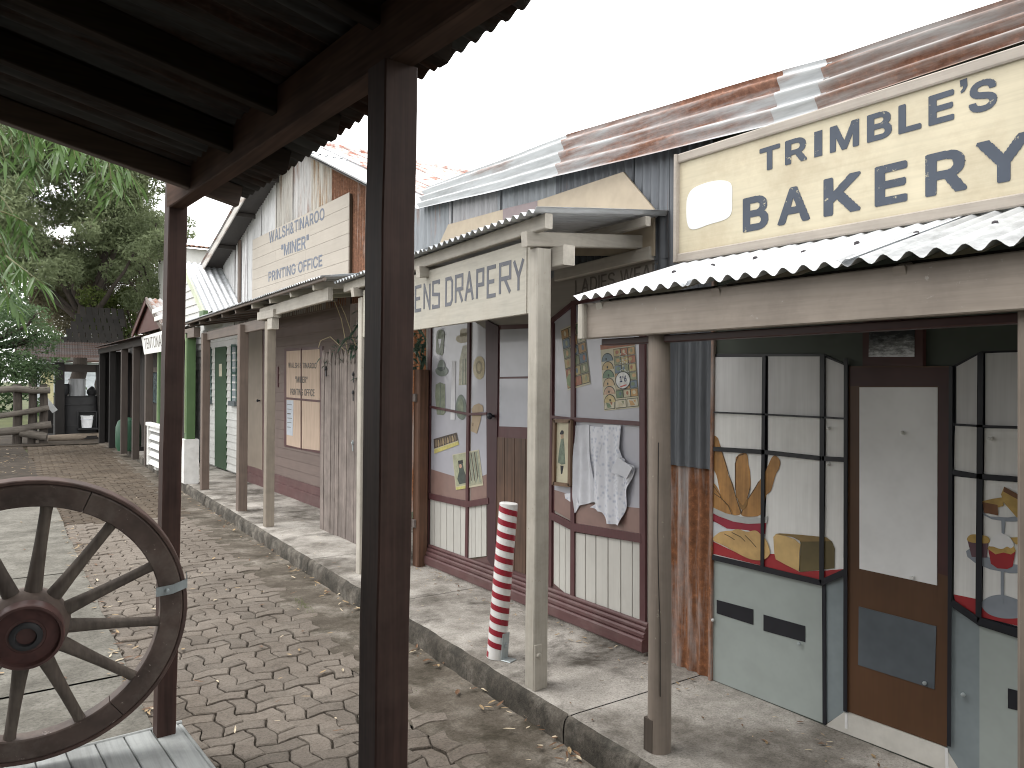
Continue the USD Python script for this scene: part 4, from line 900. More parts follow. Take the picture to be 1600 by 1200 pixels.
DKP = paint('poster_dark', (0.06, 0.05, 0.04), var=0.3, rough=0.6, coat=.2); YEL = paint('poster_yellow', (0.52, 0.47, 0.16), var=0.1, rough=0.6, coat=.2)
cells = [('dark_field', rect(0, 0, 1, .66), (0.07, 0.055, 0.045), 0), ('yellow_band', rect(0, .72, 1, 1), (0.52, 0.46, 0.16), 0)]
for k in range(9): cells.append(('sock', [(.08 + .1 * k, .12 + .05 * (k % 3)), (.13 + .1 * k, .1 + .05 * (k % 2)), (.15 + .1 * k, .5), (.11 + .1 * k, .68), (.07 + .1 * k, .55)], (0.33, 0.25, 0.15) if k % 2 else (0.2, 0.15, 0.1), 1 + .01 * k))
poster('sock_card', [(175, 212), (340, 165), (357, 252), (180, 318)], c4, 'small dark card with a yellow foot tilted in the lower left drapery window', cells)
cells = [('left_field', rect(.02, .02, .48, .9), (0.35, 0.36, 0.25), 0), ('figure', [(.2, .22), (.36, .2), (.38, .45), (.46, .75), (.4, .85), (.16, .86), (.1, .7), (.2, .5)], (0.06, 0.075, 0.065), 1), ('face', ell(.27, .36, .05, .06, 12), (0.5, 0.3, 0.22), 2), ('hat', [(.2, .2), (.38, .2), (.38, .29), (.2, .29)], (0.03, 0.03, 0.03), 2.2), ('right_field', rect(.5, .02, .98, .95), (0.33, 0.33, 0.24), 0)]
for k in range(7): cells.append(('stripe', [(.52 + .06 * k, .05), (.555 + .06 * k, .05), (.57 + .06 * k, .9 - .08 * (k % 3)), (.535 + .06 * k, .9 - .08 * (k % 2))], (0.09, 0.08, 0.06) if k % 2 else (0.2, 0.23, 0.19), 1 + .01 * k))
cells.append(('yellow_foot', rect(.02, .92, .5, 1), (0.5, 0.47, 0.17), 1.5))
poster('fashion_poster', [(310, 325), (500, 288), (532, 545), (335, 580)], c4, 'fashion poster with a dark clad figure low in the left drapery window', cells)
# printed cloth hung inside the right window
CLOTH = usdkit.material(stage, '/World/Looks/printed_cloth', {'g': ('geometry', {}), 'v': ('voronoi_texture', {'scale': 34.0}), 'r': ('rgb_ramp', {'ramp': [(0.08, (0.40, 0.43, 0.52)), (0.3, (0.53, 0.55, 0.61)), (0.5, (0.62, 0.63, 0.67))]}), 'p': ('principled_bsdf', {'roughness': 0.8}), 'n': ('noise_texture', {'scale': 6.0, 'detail': 4.0}), 'bp': ('bump', {'strength': 0.3, 'distance': 0.01})},
    [('g.position', 'v.vector'), ('v.distance', 'r.fac'), ('r.color', 'p.base_color'), ('g.position', 'n.vector'), ('n.fac', 'bp.height'), ('bp.normal', 'p.normal')], surface='p.BSDF')
CLOTHW = paint('plain_pale_cloth', (0.58, 0.59, 0.63), var=0.06, rough=0.8)
def drape(pts, depth, seed, off):
    poly = Polygon(bw.px(c5(pts))).buffer(0)
    m = trimesh.creation.extrude_polygon(poly, .003, engine='earcut')
    v, f = trimesh.remesh.subdivide_to_size(np.array(m.vertices), np.array(m.faces), .03, max_iter=12)
    fold = depth * (.5 + .5 * np.sin(v[:, 0] * 62 + seed + 3 * v[:, 1] + 2.5 * meshkit.noise(np.column_stack([v[:, 0] * 3, v[:, 1] * 3, v[:, 0] * 0 + seed]))))
    v[:, 2] += fold * np.clip((v[:, 1].max() - v[:, 1]) * 3 + .25, 0, 1) + off
    return dw.world(v), f
tC = thing('cloth_length', 'pale printed cloth lengths hanging behind the right drapery window', 'cloth', bw.at(*bw.px(c5([(400, 460)]))[0]))
obj('cloth', drape([(402, 460), (450, 457), (492, 456), (500, 620), (525, 800), (550, 930), (430, 960), (405, 1005), (396, 900), (400, 650)], .022, 1, .0), CLOTHW, tC, smooth=40)
obj('cloth', drape([(496, 462), (540, 466), (582, 468), (566, 600), (560, 760), (572, 900), (556, 955), (530, 930), (505, 760)], .024, 4, .003), CLOTH, tC, smooth=40)
obj('cloth', drape([(582, 455), (640, 455), (695, 460), (690, 600), (702, 660), (785, 722), (742, 860), (735, 950), (690, 1080), (610, 1068), (580, 1000), (512, 968), (552, 930), (562, 800), (575, 640)], .028, 2, .008), CLOTH, tC, smooth=40)
obj('cloth', drape([(692, 655), (782, 718), (750, 785), (650, 745)], .008, 3, .036), CLOTHW, tC, smooth=40)
obj('cloth', drape([(335, 885), (400, 878), (432, 958), (405, 1005), (375, 935), (340, 915)], .012, 5, .002), CLOTH, tC, smooth=40)
# framed fashion print hung on the frame
fp = wall_plane(WX - .045)
tF = thing('framed_print', 'small wooden framed print of a lady in a green dress hung by the drapery door', 'picture', bw.at(*bw.px(c5([(255, 830)]))[0]))
FRW = paint('print_frame_wood', (0.17, 0.105, 0.065), grain='z', gv=0.3, rough=0.5)
obj('backing', panel(fp, c5([(262, 426), (364, 430), (357, 834), (259, 824)]), .01, -.03), FRW, tF)
obj('print', panel(fp, c5([(270, 440), (356, 440), (348, 822), (266, 815)]), .004, -.02), PCREAM, tF)
for a, b in (((262, 430), (365, 432)), ((258, 822), (358, 834)), ((263, 424), (257, 830)), ((362, 428), (356, 838))):
    obj('frame', strip(fp, c5([a, b]), .026, .026, -.022), FRW, tF)
DRESS = paint('print_dress', (0.17, 0.21, 0.16), var=0.3, scale=40)
obj('printed_dress', panel(fp, c5([(296, 545), (312, 540), (318, 600), (322, 700), (300, 705), (276, 690), (284, 620)]), .001, -.016), DRESS, tF)
obj('printed_head', panel(fp, c5([(295, 520), (303, 505), (312, 515), (310, 540), (298, 542)]), .001, -.016, True), ink((0.42, 0.3, 0.2)), tF)
obj('printed_hat', panel(fp, c5([(290, 512), (300, 490), (312, 495), (312, 512), (300, 516)]), .001, -.0148, True), BLACK, tF)
obj('printed_feet', panel(fp, c5([(292, 710), (312, 712), (304, 760), (296, 765)]), .001, -.016), BLACK, tF)

# ------------------------------------------------------------------ drapery awning
F0, F1 = np.array([2.69, 3.55, 0]), np.array([2.96, 6.57, 0])
fd = unit(F1 - F0); fn = np.array([-fd[1], fd[0], 0])       # along the front, outwards to the lane
FL = np.linalg.norm(F1 - F0)
def fp3(s, out, z): p = F0 + fd * s + fn * out; return np.array([p[0], p[1], z])
DA = thing('shop_awning', 'cream drapery awning on slim square posts with small corrugated roof', 'awning', F0 + (0, 0, ZP), group='awnings over the footpath')
obj('post', beam(fp3(0, 0, ZP), fp3(0, 0, 2.67), .098, .098, fd, .006, n=8, wob=.0012, seed=4), CREAM, DA)
obj('post', beam(fp3(FL, 0, ZP), fp3(FL, 0, 2.67), .098, .098, fd, .006), CREAM, DA)
obj('post_shoe', beam(fp3(-.052, .022, ZP), fp3(-.052, .022, ZP + .26), .012, .05, fn, .003), CREAM, DA)
obj('shoe_bolt', lathe([(0, .014), (.012, .012), (.016, .004), (.016, -.004)], fp3(-.058, .022, ZP + .2), -fd, 10), CREAM, DA)
obj('front_beam', beam(fp3(-.16, -.095, 2.625), fp3(FL + .15, -.095, 2.625), .08, .115, (0, 0, 1), .005), CREAMY, DA)
for s in (-.02, FL * .5, FL):
    a = fp3(s, .12, 2.715); b = np.array([3.60, a[1] + .10, 2.83])
    obj('bearer', beam(a, b, .05, .085, (0, 0, 1), .005), CREAMX, DA)
obj('purlin', beam(fp3(-.17, .05, 2.80), fp3(FL + .4, .05, 2.80), .05, .085, (0, 0, 1), .005), CREAMY, DA)
obj('purlin', beam(fp3(-.1, -.72, 2.90), fp3(FL + .4, -.62, 2.90), .04, .06), CREAMY, DA)
sh = [-.21, .55, 1.3, 2.05, 2.8, FL + .42]
for k in range(5):
    a, b = sh[k], sh[k + 1] + .05
    wa_, wb_ = fp3(a, 0, 0)[1], fp3(b, 0, 0)[1]
    obj('roof_sheet', corr(fp3(a, .155, 2.848), fp3(b, .155, 2.848), (3.61, wa_ + .06, 2.985), (3.61, wb_ + .06, 2.985), (-.12, 0, 1), seed=80 + k, nr=5, pitch=.086, amp=.014), G_AGED if k else G_BRIGHT, DA, smooth=50)
# sign along the awning front
dsp = Plane(fp3(0, .052, 0), -fd, (0, 0, 1))
DS = thing('drapery_sign', 'long cream board reading MENS DRAPERY between the awning posts', 'sign', fp3(1.5, 0, 2.3))
obj('board', beam(fp3(.052, .02, 2.518), fp3(FL - .05, .02, 2.518), .03, .43, (0, 0, 1), .003), SIGNCREAM, DS)
obj('end_strip', beam(fp3(.09, .038, 2.305), fp3(.09, .038, 2.73), .008, .014, fd, .002), SIGNCREAM, DS)
SLATE = paint('slate_letter_paint', (0.115, 0.12, 0.14), rough=0.6, var=0.15, chips=0.2, chipcol=(0.4, 0.38, 0.32))
GL = {'M': [[(0, 0), (0, 1), (.5, .25), (1, 1), (1, 0)]], 'E': [[(1, 1), (0, 1), (0, 0), (1, 0)], [(0, .5), (.8, .5)]], 'N': [[(0, 0), (0, 1), (1, 0), (1, 1)]], 'S': [[(1, .88), (1, 1), (0, 1), (0, .53), (1, .47), (1, 0), (0, 0), (0, .12)]],
      'D': [[(0, 0), (0, 1), (.75, 1), (1, .85), (1, .15), (.75, 0), (0, 0), (0, .3)]], 'R': [[(0, 0), (0, 1), (1, 1), (1, .5), (0, .5)], [(.45, .5), (1, 0)]], 'A': [[(0, 0), (.5, 1), (1, 0)], [(.2, .36), (.8, .36)]], 'P': [[(0, 0), (0, 1), (1, 1), (1, .48), (0, .48)]], 'Y': [[(0, 1), (.5, .45), (1, 1)], [(.5, .45), (.5, 0)]]}
sa = lambda x, y: dsp.p1(x, y)
aY, aD, aS, aN = sa(815, 402), sa(695, 455), sa(683, 460), sa(650, 470)
zb_, zt2 = sa(694, 478)[1], sa(694, 431)[1]
zbY, ztY = sa(800, 461)[1], sa(800, 405)[1]
zlo, zhi = (zb_ + zbY) / 2 + .004, (zt2 + ztY) / 2 - .004
sw = .026
pitchL = (aY[0] - aD[0]) / 7.0
wl = pitchL * .72
def glyph(ch, a, wl):
    gs = []
    for st in GL[ch]:
        gs.append(LineString([(a + x * (wl - sw) + sw / 2, zlo + sw / 2 + y * (zhi - zlo - sw)) for x, y in st]).buffer(sw / 2, cap_style=2, join_style=2))
    return unary_union(gs).intersection(sbox(a, zlo, a + wl, zhi))
for ch, xa, xb in (('D', 692.5, 704.5), ('R', 707.5, 720.5), ('A', 722.5, 737), ('P', 740.5, 753), ('E', 757, 772.5), ('R', 776, 795), ('Y', 797.5, 815.5)):
    ua, ub = sa(xa, 450)[0], sa(xb, 445)[0]
    obj('letter', slab(glyph(ch, ua, ub - ua), dsp, .0012, -.0165), SLATE, DS, label='letter ' + ch)
for ch, xa, xb in (('M', 626, 642), ('E', 645, 656), ('N', 658.5, 669.5), ('S', 672, 684)):
    ua, ub = sa(xa, 470)[0], sa(xb, 470)[0]
    obj('letter', slab(glyph(ch, ua, ub - ua), dsp, .0012, -.0165), SLATE, DS, label='letter ' + ch)

# ------------------------------------------------------------------ striped barber pole
pb = on(2, ZP, 775, 1027); 
ptop = pb + np.array([0.075, -.02, .985])
BP = thing('striped_pole', 'leaning red and white striped barber pole standing on the kerb edge', 'pole', pb)
axis = unit(ptop - pb); Lp = np.linalg.norm(ptop - pb); rp = .060
# helical stripe bands as real painted strips on a white pole
e1 = unit(np.cross(axis, (0, 1, 0))); e2 = np.cross(axis, e1)
POLEW = paint('pole_white', (0.74, 0.735, 0.72), rough=0.4, var=0.05, dirt=0.25, dirtcol=(0.45, 0.42, 0.38)); POLER = paint('pole_red', (0.27, 0.018, 0.032), rough=0.38, var=0.12, chips=0.12, chipcol=(0.6, 0.58, 0.55))
obj('shaft', lathe([(rp, 0), (rp, Lp - .004), (rp - .006, Lp), (.001, Lp)], pb, axis, 32), POLEW, BP, smooth=40)
nturn = 12.2
V, Fc = [], []
K = int(nturn * 32)
for i in range(K + 1):
    th = -2 * math.pi * i / 32; c_ = i / 32 / nturn * (Lp - .045) + .004
    rad = rp + .0012
    for dz in (0, .036):
        V.append(pb + axis * min(c_ + dz, Lp - .002) + rad * (math.cos(th) * e1 + math.sin(th) * e2))
    if i: a = 2 * i; Fc += [(a - 2, a - 1, a + 1), (a - 2, a + 1, a)]
obj('red_stripe', (np.array(V), np.array(Fc)), POLER, BP, smooth=40)
rv = unit(np.array([0.35, -.94, 0]))
br = pb + rv * (rp + .004)
obj('bracket', [beam(br + (0, 0, .0), br + (0.012, -.002, .165), .075, .006, rv, .002), beam(br + (0, 0, .004), br + rv * .07 + (0, 0, .004), .075, .006)], STEEL, BP)
obj('bracket_bolt', lathe([(0, .016), (.014, .012), (.018, 0), (.018, -.006)], br + rv * .004 + (0.004, 0, .09), rv, 8), STEEL, BP)


# ================================================================== PICKET GATE between drapery and printing office
FX = 3.44
PF = thing('picket_fence', 'tall weathered picket fence and gate between the drapery and the printing office', 'fence', (FX, 7.6, ZP))
def picket(y, w, h, mat, seed, x=FX, name='picket', lab=None):
    rs = random.Random(seed)
    hw = w / 2; z1_ = h + rs.uniform(-.02, .02)
    poly = Polygon([(-hw, 0), (hw, 0), (hw * (1 + .04 * rs.random()), z1_ - .17), (hw * .62, z1_ - .145), (hw * .92, z1_ - .09), (0, z1_), (-hw * .92, z1_ - .09), (-hw * .62, z1_ - .145), (-hw, z1_ - .17)])
    pl = Plane((x + rs.uniform(-.006, .006), y, ZP - .01), (rs.uniform(-.02, .02), -1, rs.uniform(-.012, .012)), (0, 0, 1))
    m = slab(poly, pl, .018, 0)
    obj(name, m, mat, PF, label=lab)
y = 8.78; k = 0
while y > 6.98:
    picket(y, .098, 2.13, GREYWOOD, k); y -= .112; k += 1
while y > 6.62:
    picket(y, .105, 2.05, BROWNPICK, k, lab='brown picket' if k == 17 else None); y -= .125; k += 1
obj('corner_post', beam((3.53, 6.52, ZP), (3.53, 6.52, 2.02), .11, .11, (0, 1, 0), .012), BROWNPICK, PF)
for z in (.55, 1.75): obj('rail', beam((FX + .03, 6.5, z), (FX + .03, 8.84, z), .035, .075), GREYWOOD, PF)
HNG = paint('black_iron', (0.03, 0.03, 0.032), rough=0.5)
for y_, z in ((8.66, 2.02), (7.86, 1.95), (7.86, 1.75), (7.86, 1.2)):
    obj('gate_fitting', [beam((FX - .024, y_, z - .06), (FX - .024, y_ + .01, z + .06), .02, .008, nX, .001), lathe([(0, .02), (.016, .016), (.02, 0), (.02, -.01)], (FX - .024, y_, z + .03), nX, 8)], HNG if z > 1.5 else STEEL, PF)
# side return of corrugated iron and the plants behind
obj('side_sheet', corr((3.66, 6.66, ZP), (4.6, 6.66, ZP), (3.66, 6.66, 2.9), (4.6, 6.66, 2.9), (0, 1, 0), seed=90, nr=5), G_WALL, PF, smooth=50)
LEAFB = leafmat('blue_green_leaf', [(0.1, (0.05, 0.085, 0.06)), (0.5, (0.10, 0.155, 0.115)), (0.9, (0.19, 0.25, 0.19))], .25)
STRAWL = paint('dry_stalk', (0.38, 0.32, 0.2), rough=0.8)
def blade(p, d, l, w, sag, n=6, tw=0.0):
    p = np.array(p, float); d = unit(d); s = unit(np.cross(d, (0, 0, 1)) + 1e-6); V = []
    for i in range(n + 1):
        t = i / n; ww = w * (math.sin(math.pi * min(1, .12 + .88 * t)) ** .7) * (1 if i < n else .05)
        c = p + d * l * t + np.array([0, 0, -sag * t * t * l])
        V += [c + s * ww / 2, c + np.array([0, 0, -.12 * ww]), c - s * ww / 2]
    F = []
    for i in range(n):
        a = 3 * i; F += [(a, a + 1, a + 4), (a, a + 4, a + 3), (a + 1, a + 2, a + 5), (a + 1, a + 5, a + 4)]
    return np.array(V), np.array(F)
PL = thing('potted_plant', 'blue green straggly plant growing over the picket fence', 'plant', (3.66, 8.1, ZP))
bl = []
rp_ = random.Random(3)
def frond(c, n, l, spread):
    for i in range(n):
        a = rp_.uniform(0, 2 * math.pi); e = rp_.uniform(-.2, 1.0)
        bl.append(blade(c + np.array([rp_.gauss(0, spread), rp_.gauss(0, spread), rp_.gauss(0, spread)]), (math.cos(a), math.sin(a), e), l * rp_.uniform(.6, 1.2), l * .2, rp_.uniform(.3, 1.2)))
for c, n, l, sp_ in (((3.56, 8.0, 2.32), 50, .17, .07), ((3.54, 8.35, 2.24), 45, .14, .08), ((3.50, 8.66, 2.17), 40, .11, .07), ((3.62, 7.8, 2.55), 40, .2, .08), ((3.66, 7.75, 2.9), 40, .22, .10), ((3.62, 7.7, 2.1), 30, .18, .1), ((3.6, 7.2, 2.3), 40, .2, .14), ((3.62, 6.75, 2.25), 45, .2, .12)):
    frond(np.array(c), n, l, sp_)
obj('leaves', bl, LEAFB, PL, kind='stuff')
obj('stem', tube([(3.62, 7.8, ZP), (3.6, 7.85, 1.2), (3.6, 7.8, 2.3), (3.64, 7.75, 2.9)], [.02, .018, .012, .006], 6), STRAWL, PL)
obj('dry_stalk', tube([(3.5, 8.2, 2.2), (3.42, 8.22, 2.6), (3.3, 8.32, 3.0)], [.006, .005, .003], 5), STRAWL, PL)
obj('dry_stalk', tube([(3.52, 8.2, 2.2), (3.4, 8.5, 2.42), (3.36, 8.7, 2.38), (3.36, 8.76, 2.3)], [.006, .005, .004, .003], 5), STRAWL, PL)
obj('dry_stalk', tube([(3.5, 8.0, 2.3), (3.42, 8.12, 2.65), (3.38, 8.2, 2.8)], [.006, .005, .003], 5), STRAWL, PL)

# ================================================================== PRINTING OFFICE
GX, RX = 4.0, 3.6
gw = wall_plane(GX)
W = thing('printing_office', 'gabled corrugated printing office with brown weatherboard front and rusty gable', 'shop', (GX, 11.5, ZP))
def gp(name, pts, mat, t, off=0.0, smooth=False, **k): return obj(name, panel(gw, pts, t, off, smooth), mat, W, **k)
YA, YB = 9.32, 14.05
obj('frame_wall', boxm((GX + .03, YA, ZP), (GX + .15, YB, 3.6)), BROWNY, W)
z = .42; k = 0
while z < 2.98:
    v = beam((GX + .004, YA, z + .075), (GX + .004, YB, z + .075), .022, .152, unit((.06, 0, 1)), .003)
    obj('weatherboard', v, WALLWOOD, W); z += .145; k += 1
for zb, zt_, pr in ((ZP - .02, .30, .035), (.30, .42, .024)):
    obj('skirting', boxm((GX - pr, YA, zb), (GX, YB, zt_), .004), MAROONY, W)
obj('corner_board', boxm((GX - .03, YA - .06, ZP), (GX + .06, YA + .05, 3.2)), WALLWOOD, W)
# side wall towards the picket fence
obj('side_wall', corr((GX + .05, YA - .02, ZP), (GX + 3, YA - .02, ZP), (GX + .05, YA - .02, 3.9), (GX + 3, YA - .02, 3.9), (0, -1, 0), seed=95, nr=4), G_RUST, W, smooth=50)
# gable sheets
apexY, apexZ = 11.28, 5.50
def roofz(y): return apexZ - (y - apexY) * .3135 if y > apexY else apexZ - (apexY - y) * .42
gs_mats = [G_RUSTG, G_RUSTG, G_RUSTG, galv('gable_sheet_ochre', .5, 'z', base=(0.42, 0.40, 0.36), rcol=(0.30, 0.18, 0.09)), G_GABLE, galv('gable_sheet_tan', .3, 'z', base=(0.40, 0.38, 0.345), rcol=(0.22, 0.15, 0.1)), G_WHITE, G_WHITE, galv('gable_sheet_streak', .42, 'z', base=(0.6, 0.6, 0.6), rcol=(0.2, 0.16, 0.16)), G_WHITE]
yy = np.linspace(7.6, 15.4, 11)
for k in range(10):
    a, b = yy[k], yy[k + 1] + .04
    o = -.004 * (k % 2)
    pts = (GX + o, a, 2.9), (GX + o, b, 2.9), (GX + o, a, roofz(a) - .03), (GX + o, b, roofz(b) - .03)
    if a < apexY < b:
        for a2, b2 in ((a, apexY), (apexY, b)):
            obj('gable_sheet', corr((GX + o, a2, 2.9), (GX + o, b2, 2.9), (GX + o, a2, roofz(a2) - .03), (GX + o, b2, roofz(b2) - .03), nX, seed=k, nr=4, amp=.015, pitch=.085), gs_mats[k], W, smooth=50)
    else: obj('gable_sheet', corr(*pts, nX, seed=k, nr=4, amp=.015, pitch=.085), gs_mats[k], W, smooth=50)
obj('gable_stud', boxm((GX - .05, 14.2, 3.05), (GX - .02, 14.32, roofz(14.3) - .1)), BROWNZ, W)
# the roof: ridge square to the street, deep overhang
RB = 7.2
for k, (x0, x1) in enumerate(((RX, 4.2), (4.16, 4.75), (4.71, 5.5), (5.46, 6.3), (6.26, RB))):
    zo = .004 * (k % 2)
    for j, (ya2, yb2) in enumerate(((apexY - .0, 9.9), (9.95, 6.75)) if k < 1 else ((apexY, 6.75),)):
        lift_ = .012 if j == 0 else 0
        obj('roof_sheet', corr((x0, ya2, roofz(ya2) + zo + lift_), (x1, ya2, roofz(ya2) + zo + lift_), (x0, yb2, roofz(yb2) + zo + lift_), (x1, yb2, roofz(yb2) + zo + lift_), (0, -.39, 1), seed=100 + k + 7 * j, nr=6, pitch=.10, amp=.016), (G_BRIGHT if k == 0 else G_STRIP) if k < 1 else G_REDROOF, W, smooth=50, label='white weathered roof sheet' if k < 1 else None)
    obj('roof_sheet', corr((x0, apexY, roofz(apexY) + zo), (x1, apexY, roofz(apexY) + zo), (x0, 15.68, roofz(15.68) + zo), (x1, 15.68, roofz(15.68) + zo), (0, .29, 1), seed=120 + k, nr=6, pitch=.10, amp=.014), galv('left_slope_sheet', .45, 'y', base=(0.3, 0.3, 0.3)), W, smooth=50)
obj('ridge_cap', tube([(RX - .01, apexY, apexZ + .02), (RB, apexY, apexZ + .02)], .05, 8), G_REDROOF, W)
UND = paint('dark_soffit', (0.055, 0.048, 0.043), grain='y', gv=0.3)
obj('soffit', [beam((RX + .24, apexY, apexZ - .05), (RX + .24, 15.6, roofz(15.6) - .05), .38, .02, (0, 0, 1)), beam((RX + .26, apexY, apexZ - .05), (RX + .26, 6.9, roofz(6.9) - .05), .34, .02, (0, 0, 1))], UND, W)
obj('barge_board', beam((RX + .03, apexY - .02, apexZ - .09), (RX + .03, 15.66, roofz(15.66) - .09), .025, .13, (0, 0, 1)), galv('barge_iron', .3, 'y', base=(0.5, 0.48, 0.45)), W)
for y_ in (12.2, 13.4, 14.6): obj('soffit_purlin', beam((RX + .05, y_, roofz(y_) - .1), (GX, y_, roofz(y_) - .1), .05, .07), UND, W)
# front window
BLND = paint('cream_pink_blind', (0.52, 0.40, 0.31), grain='z', gv=0.25, var=0.06, rough=0.7)
WWF = gp('window_frame', [(446, 545), (506, 541), (506, 709), (446, 697)], MAROON, .02)
obj('window_blind', panel(gw, [(450, 549), (472, 547.5), (472, 700), (450, 695)], .004, .02), BLND, WWF)
obj('window_blind', panel(gw, [(474, 547.5), (502, 545.5), (502, 704), (474, 700.5)], .004, .02), BLND, WWF)
obj('window_bar', strip(gw, [(473, 545), (473, 702)], .025, .01, .02), MAROON, WWF)
obj('window_bar', strip(gw, [(448, 622), (504, 627)], .03, .01, .0205), MAROON, WWF)
obj('lettering', letters('WALSH & TINAROO', gw, (453, 575), (497, 576), (497, 567), (453, 566.5), .0245, True), LETD, W)
obj('lettering', letters('"MINER"', gw, (464, 598), (483, 598.5), (483, 588.5), (464, 588), .0245, True), LETD, W)
obj('lettering', letters('PRINTING OFFICE', gw, (456, 617), (494, 619.5), (494, 608), (456, 607), .0245, True), LETD, W)
NOTE = paint('pale_blue_notice', (0.46, 0.50, 0.55), var=0.06)
gp('notice_sheet', [(450.5, 625), (461, 625.5), (460, 681), (450.5, 679)], NOTE, .002, .0245)
for k in range(6): obj('notice_line', strip(gw, [(451.5, 632 + 7 * k), (459 - (k % 3), 632.6 + 7 * k)], .018 if k == 2 else .009, .0008, .0268), LETD, W)
gp('meter_slot', [(434.5, 573), (436.5, 573), (436.5, 605), (434.5, 604)], MAROON, .02)
# door
DBEI = paint('beige_door', (0.235, 0.195, 0.155), grain='z', gv=0.08)
gp('door_frame', [(385, 508), (416, 503), (416, 756), (385, 742)], MAROON, .012)
WD = gp('door', [(387, 514), (411.5, 510), (411.5, 746), (387, 735)], DBEI, .006, .012)
o = gw.at(*gw.p1(408, 626), .02)
obj('door_knob', lathe([(.012, 0), (.012, .02), (.026, .035), (.02, .055), (.002, .06)], o, nX, 10), BLACK, WD)
# gable sign of five long boards
gsp = wall_plane(GX - .06)
WS = thing('printing_sign', 'cream board sign on the gable reading WALSH&TINAROO "MINER" PRINTING OFFICE', 'sign', gsp.at(*gsp.px([(395, 470)])[0]))
BOARDC = paint('cream_gable_sign', (0.40, 0.36, 0.31), grain='y', gv=0.06, var=0.04, rnd=0.03, dirt=0.2, dirtcol=(0.33, 0.29, 0.24))
q = gsp.px([(395, 470), (546, 428), (546, 302), (395, 375)])
a0, a1 = q[0][0], q[1][0]; zlo_, zhi_ = q[0][1], (q[2][1] + q[3][1]) / 2
n = 6
for k in range(n):
    h_ = (zhi_ - zlo_) / n
    cuts_ = [a0, a0 + (a1 - a0) * (.30 if k % 2 else .62), a1]
    for u0, u1 in zip(cuts_[:-1], cuts_[1:]):
        obj('board', slab(sbox(u0 + .002, zlo_ + k * h_ + .003, u1 - .002, zlo_ + (k + 1) * h_ - .001), gsp, .014, 0), BOARDC, WS)
obj('backing', slab(sbox(a0 + .01, zlo_ + .01, a1 - .01, zhi_ - .01), gsp, .03, -.032), LINE, WS)
INKB = paint('sign_letter_slate', (0.135, 0.155, 0.20), rough=0.6)
for txt, a_, b_, c_, d_ in (('WALSH&TINAROO', (422, 381), (508.5, 343), (508.5, 324), (422, 363)), ('"MINER"', (441, 401), (484, 387), (484, 366), (441, 383)), ('PRINTING OFFICE', (421, 440.5), (505, 416), (505, 397.5), (421, 425))):
    for lt in each_letter(letters(txt, gsp, a_, b_, c_, d_, .0145, True), np.array([0, -1, 0])): obj('letter', lt, INKB, WS)
# awning of the printing office, running on past the cottage
A2 = thing('shop_awning', 'long brown awning in front of the printing office and the white cottage', 'awning', (3.0, 10, ZP), group='awnings over the footpath')
kd = unit((.0381, 1, 0))
def kx(Y): return edgeX(Y) + .15
obj('post', beam((kx(9.3), 9.3, ZP), (kx(9.3), 9.3, 2.62), .105, .105, (0, 1, 0)), paint('taupe_office_post', (0.24, 0.205, 0.165), grain='z', gv=0.15, dirt=0.2), A2)
obj('post_cap', beam((kx(9.3) - .02, 9.0, 2.70), (kx(9.3) - .02, 9.62, 2.70), .09, .10), CREAMY, A2)
obj('post_cap', beam((kx(9.3) - .02, 9.05, 2.58), (kx(9.3) - .02, 9.22, 2.58), .085, .13), CREAMY, A2)
for Y in (10.62, 13.03): obj('post', beam((kx(Y), Y, ZP), (kx(Y), Y, 2.66), .12, .12, (0, 1, 0)), BROWNZ, A2)
obj('front_beam', beam((kx(7.2), 7.2, 2.76), (kx(9.7), 9.7, 2.74), .05, .13), CREAMY, A2)
obj('front_beam', beam((kx(9.5) + .03, 9.5, 2.62), (kx(13.4) + .03, 13.4, 2.62), .05, .14), BROWNY, A2)
for Y in (7.4, 8.15, 8.95, 9.75, 10.6, 11.4, 12.2, 13.0, 13.8):
    obj('rafter', beam((kx(Y) - .11, Y, 2.845), (GX + .02, Y, 3.02), .05, .08), CREAMX if Y < 9.8 else BROWNY, A2)
s = np.linspace(7.0, 14.6, 11)
for k in range(10):
    e0, e1_ = s[k], s[k + 1] + .05
    obj('roof_sheet', corr((kx(e0) - .17, e0, 2.895), (kx(e1_) - .17, e1_, 2.895), (GX + .02, e0, 3.09), (GX + .02, e1_, 3.09), (-.17, 0, 1), seed=140 + k, nr=4), G_AGED if k else G_BRIGHT, A2, smooth=50)
obj('eave_batten', beam((kx(7.0) - .13, 7.0, 2.872), (kx(14.5) - .13, 14.5, 2.872), .03, .03), BROWNY, A2)
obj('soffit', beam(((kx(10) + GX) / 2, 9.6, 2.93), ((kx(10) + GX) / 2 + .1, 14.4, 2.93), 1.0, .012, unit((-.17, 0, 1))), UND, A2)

# ================================================================== WHITE COTTAGE
CX = 4.08
cw = wall_plane(CX)
CT = thing('cottage', 'white weatherboard cottage with a dark green door and bright zinc roof', 'cottage', (CX, 16, ZP))
obj('frame_wall', boxm((CX + .03, 14.1, ZP), (CX + .15, 20.0, 3.2)), COTTAGE, CT)
z = ZP + .04
while z < 2.9:
    obj('weatherboard', beam((CX + .004, 14.1, z + .07), (CX + .004, 20.0, z + .07), .022, .148, unit((.12, 0, 1)), .003), COTTAGE, CT); z += .14
def cp(name, pts, mat, t, off=0.0): return obj(name, panel(cw, pts, t, off), mat, CT)
cp('door', [(337.5, 543), (355, 541), (355, 735), (337, 728)], GREEND, .02)
cp('door_notice', [(344, 569), (348.5, 568.5), (348.5, 588), (344, 588)], PCREAM, .004, .02)
PANEC = paint('cottage_pane', (0.30, 0.34, 0.37), rough=0.2, coat=.4, var=.05)
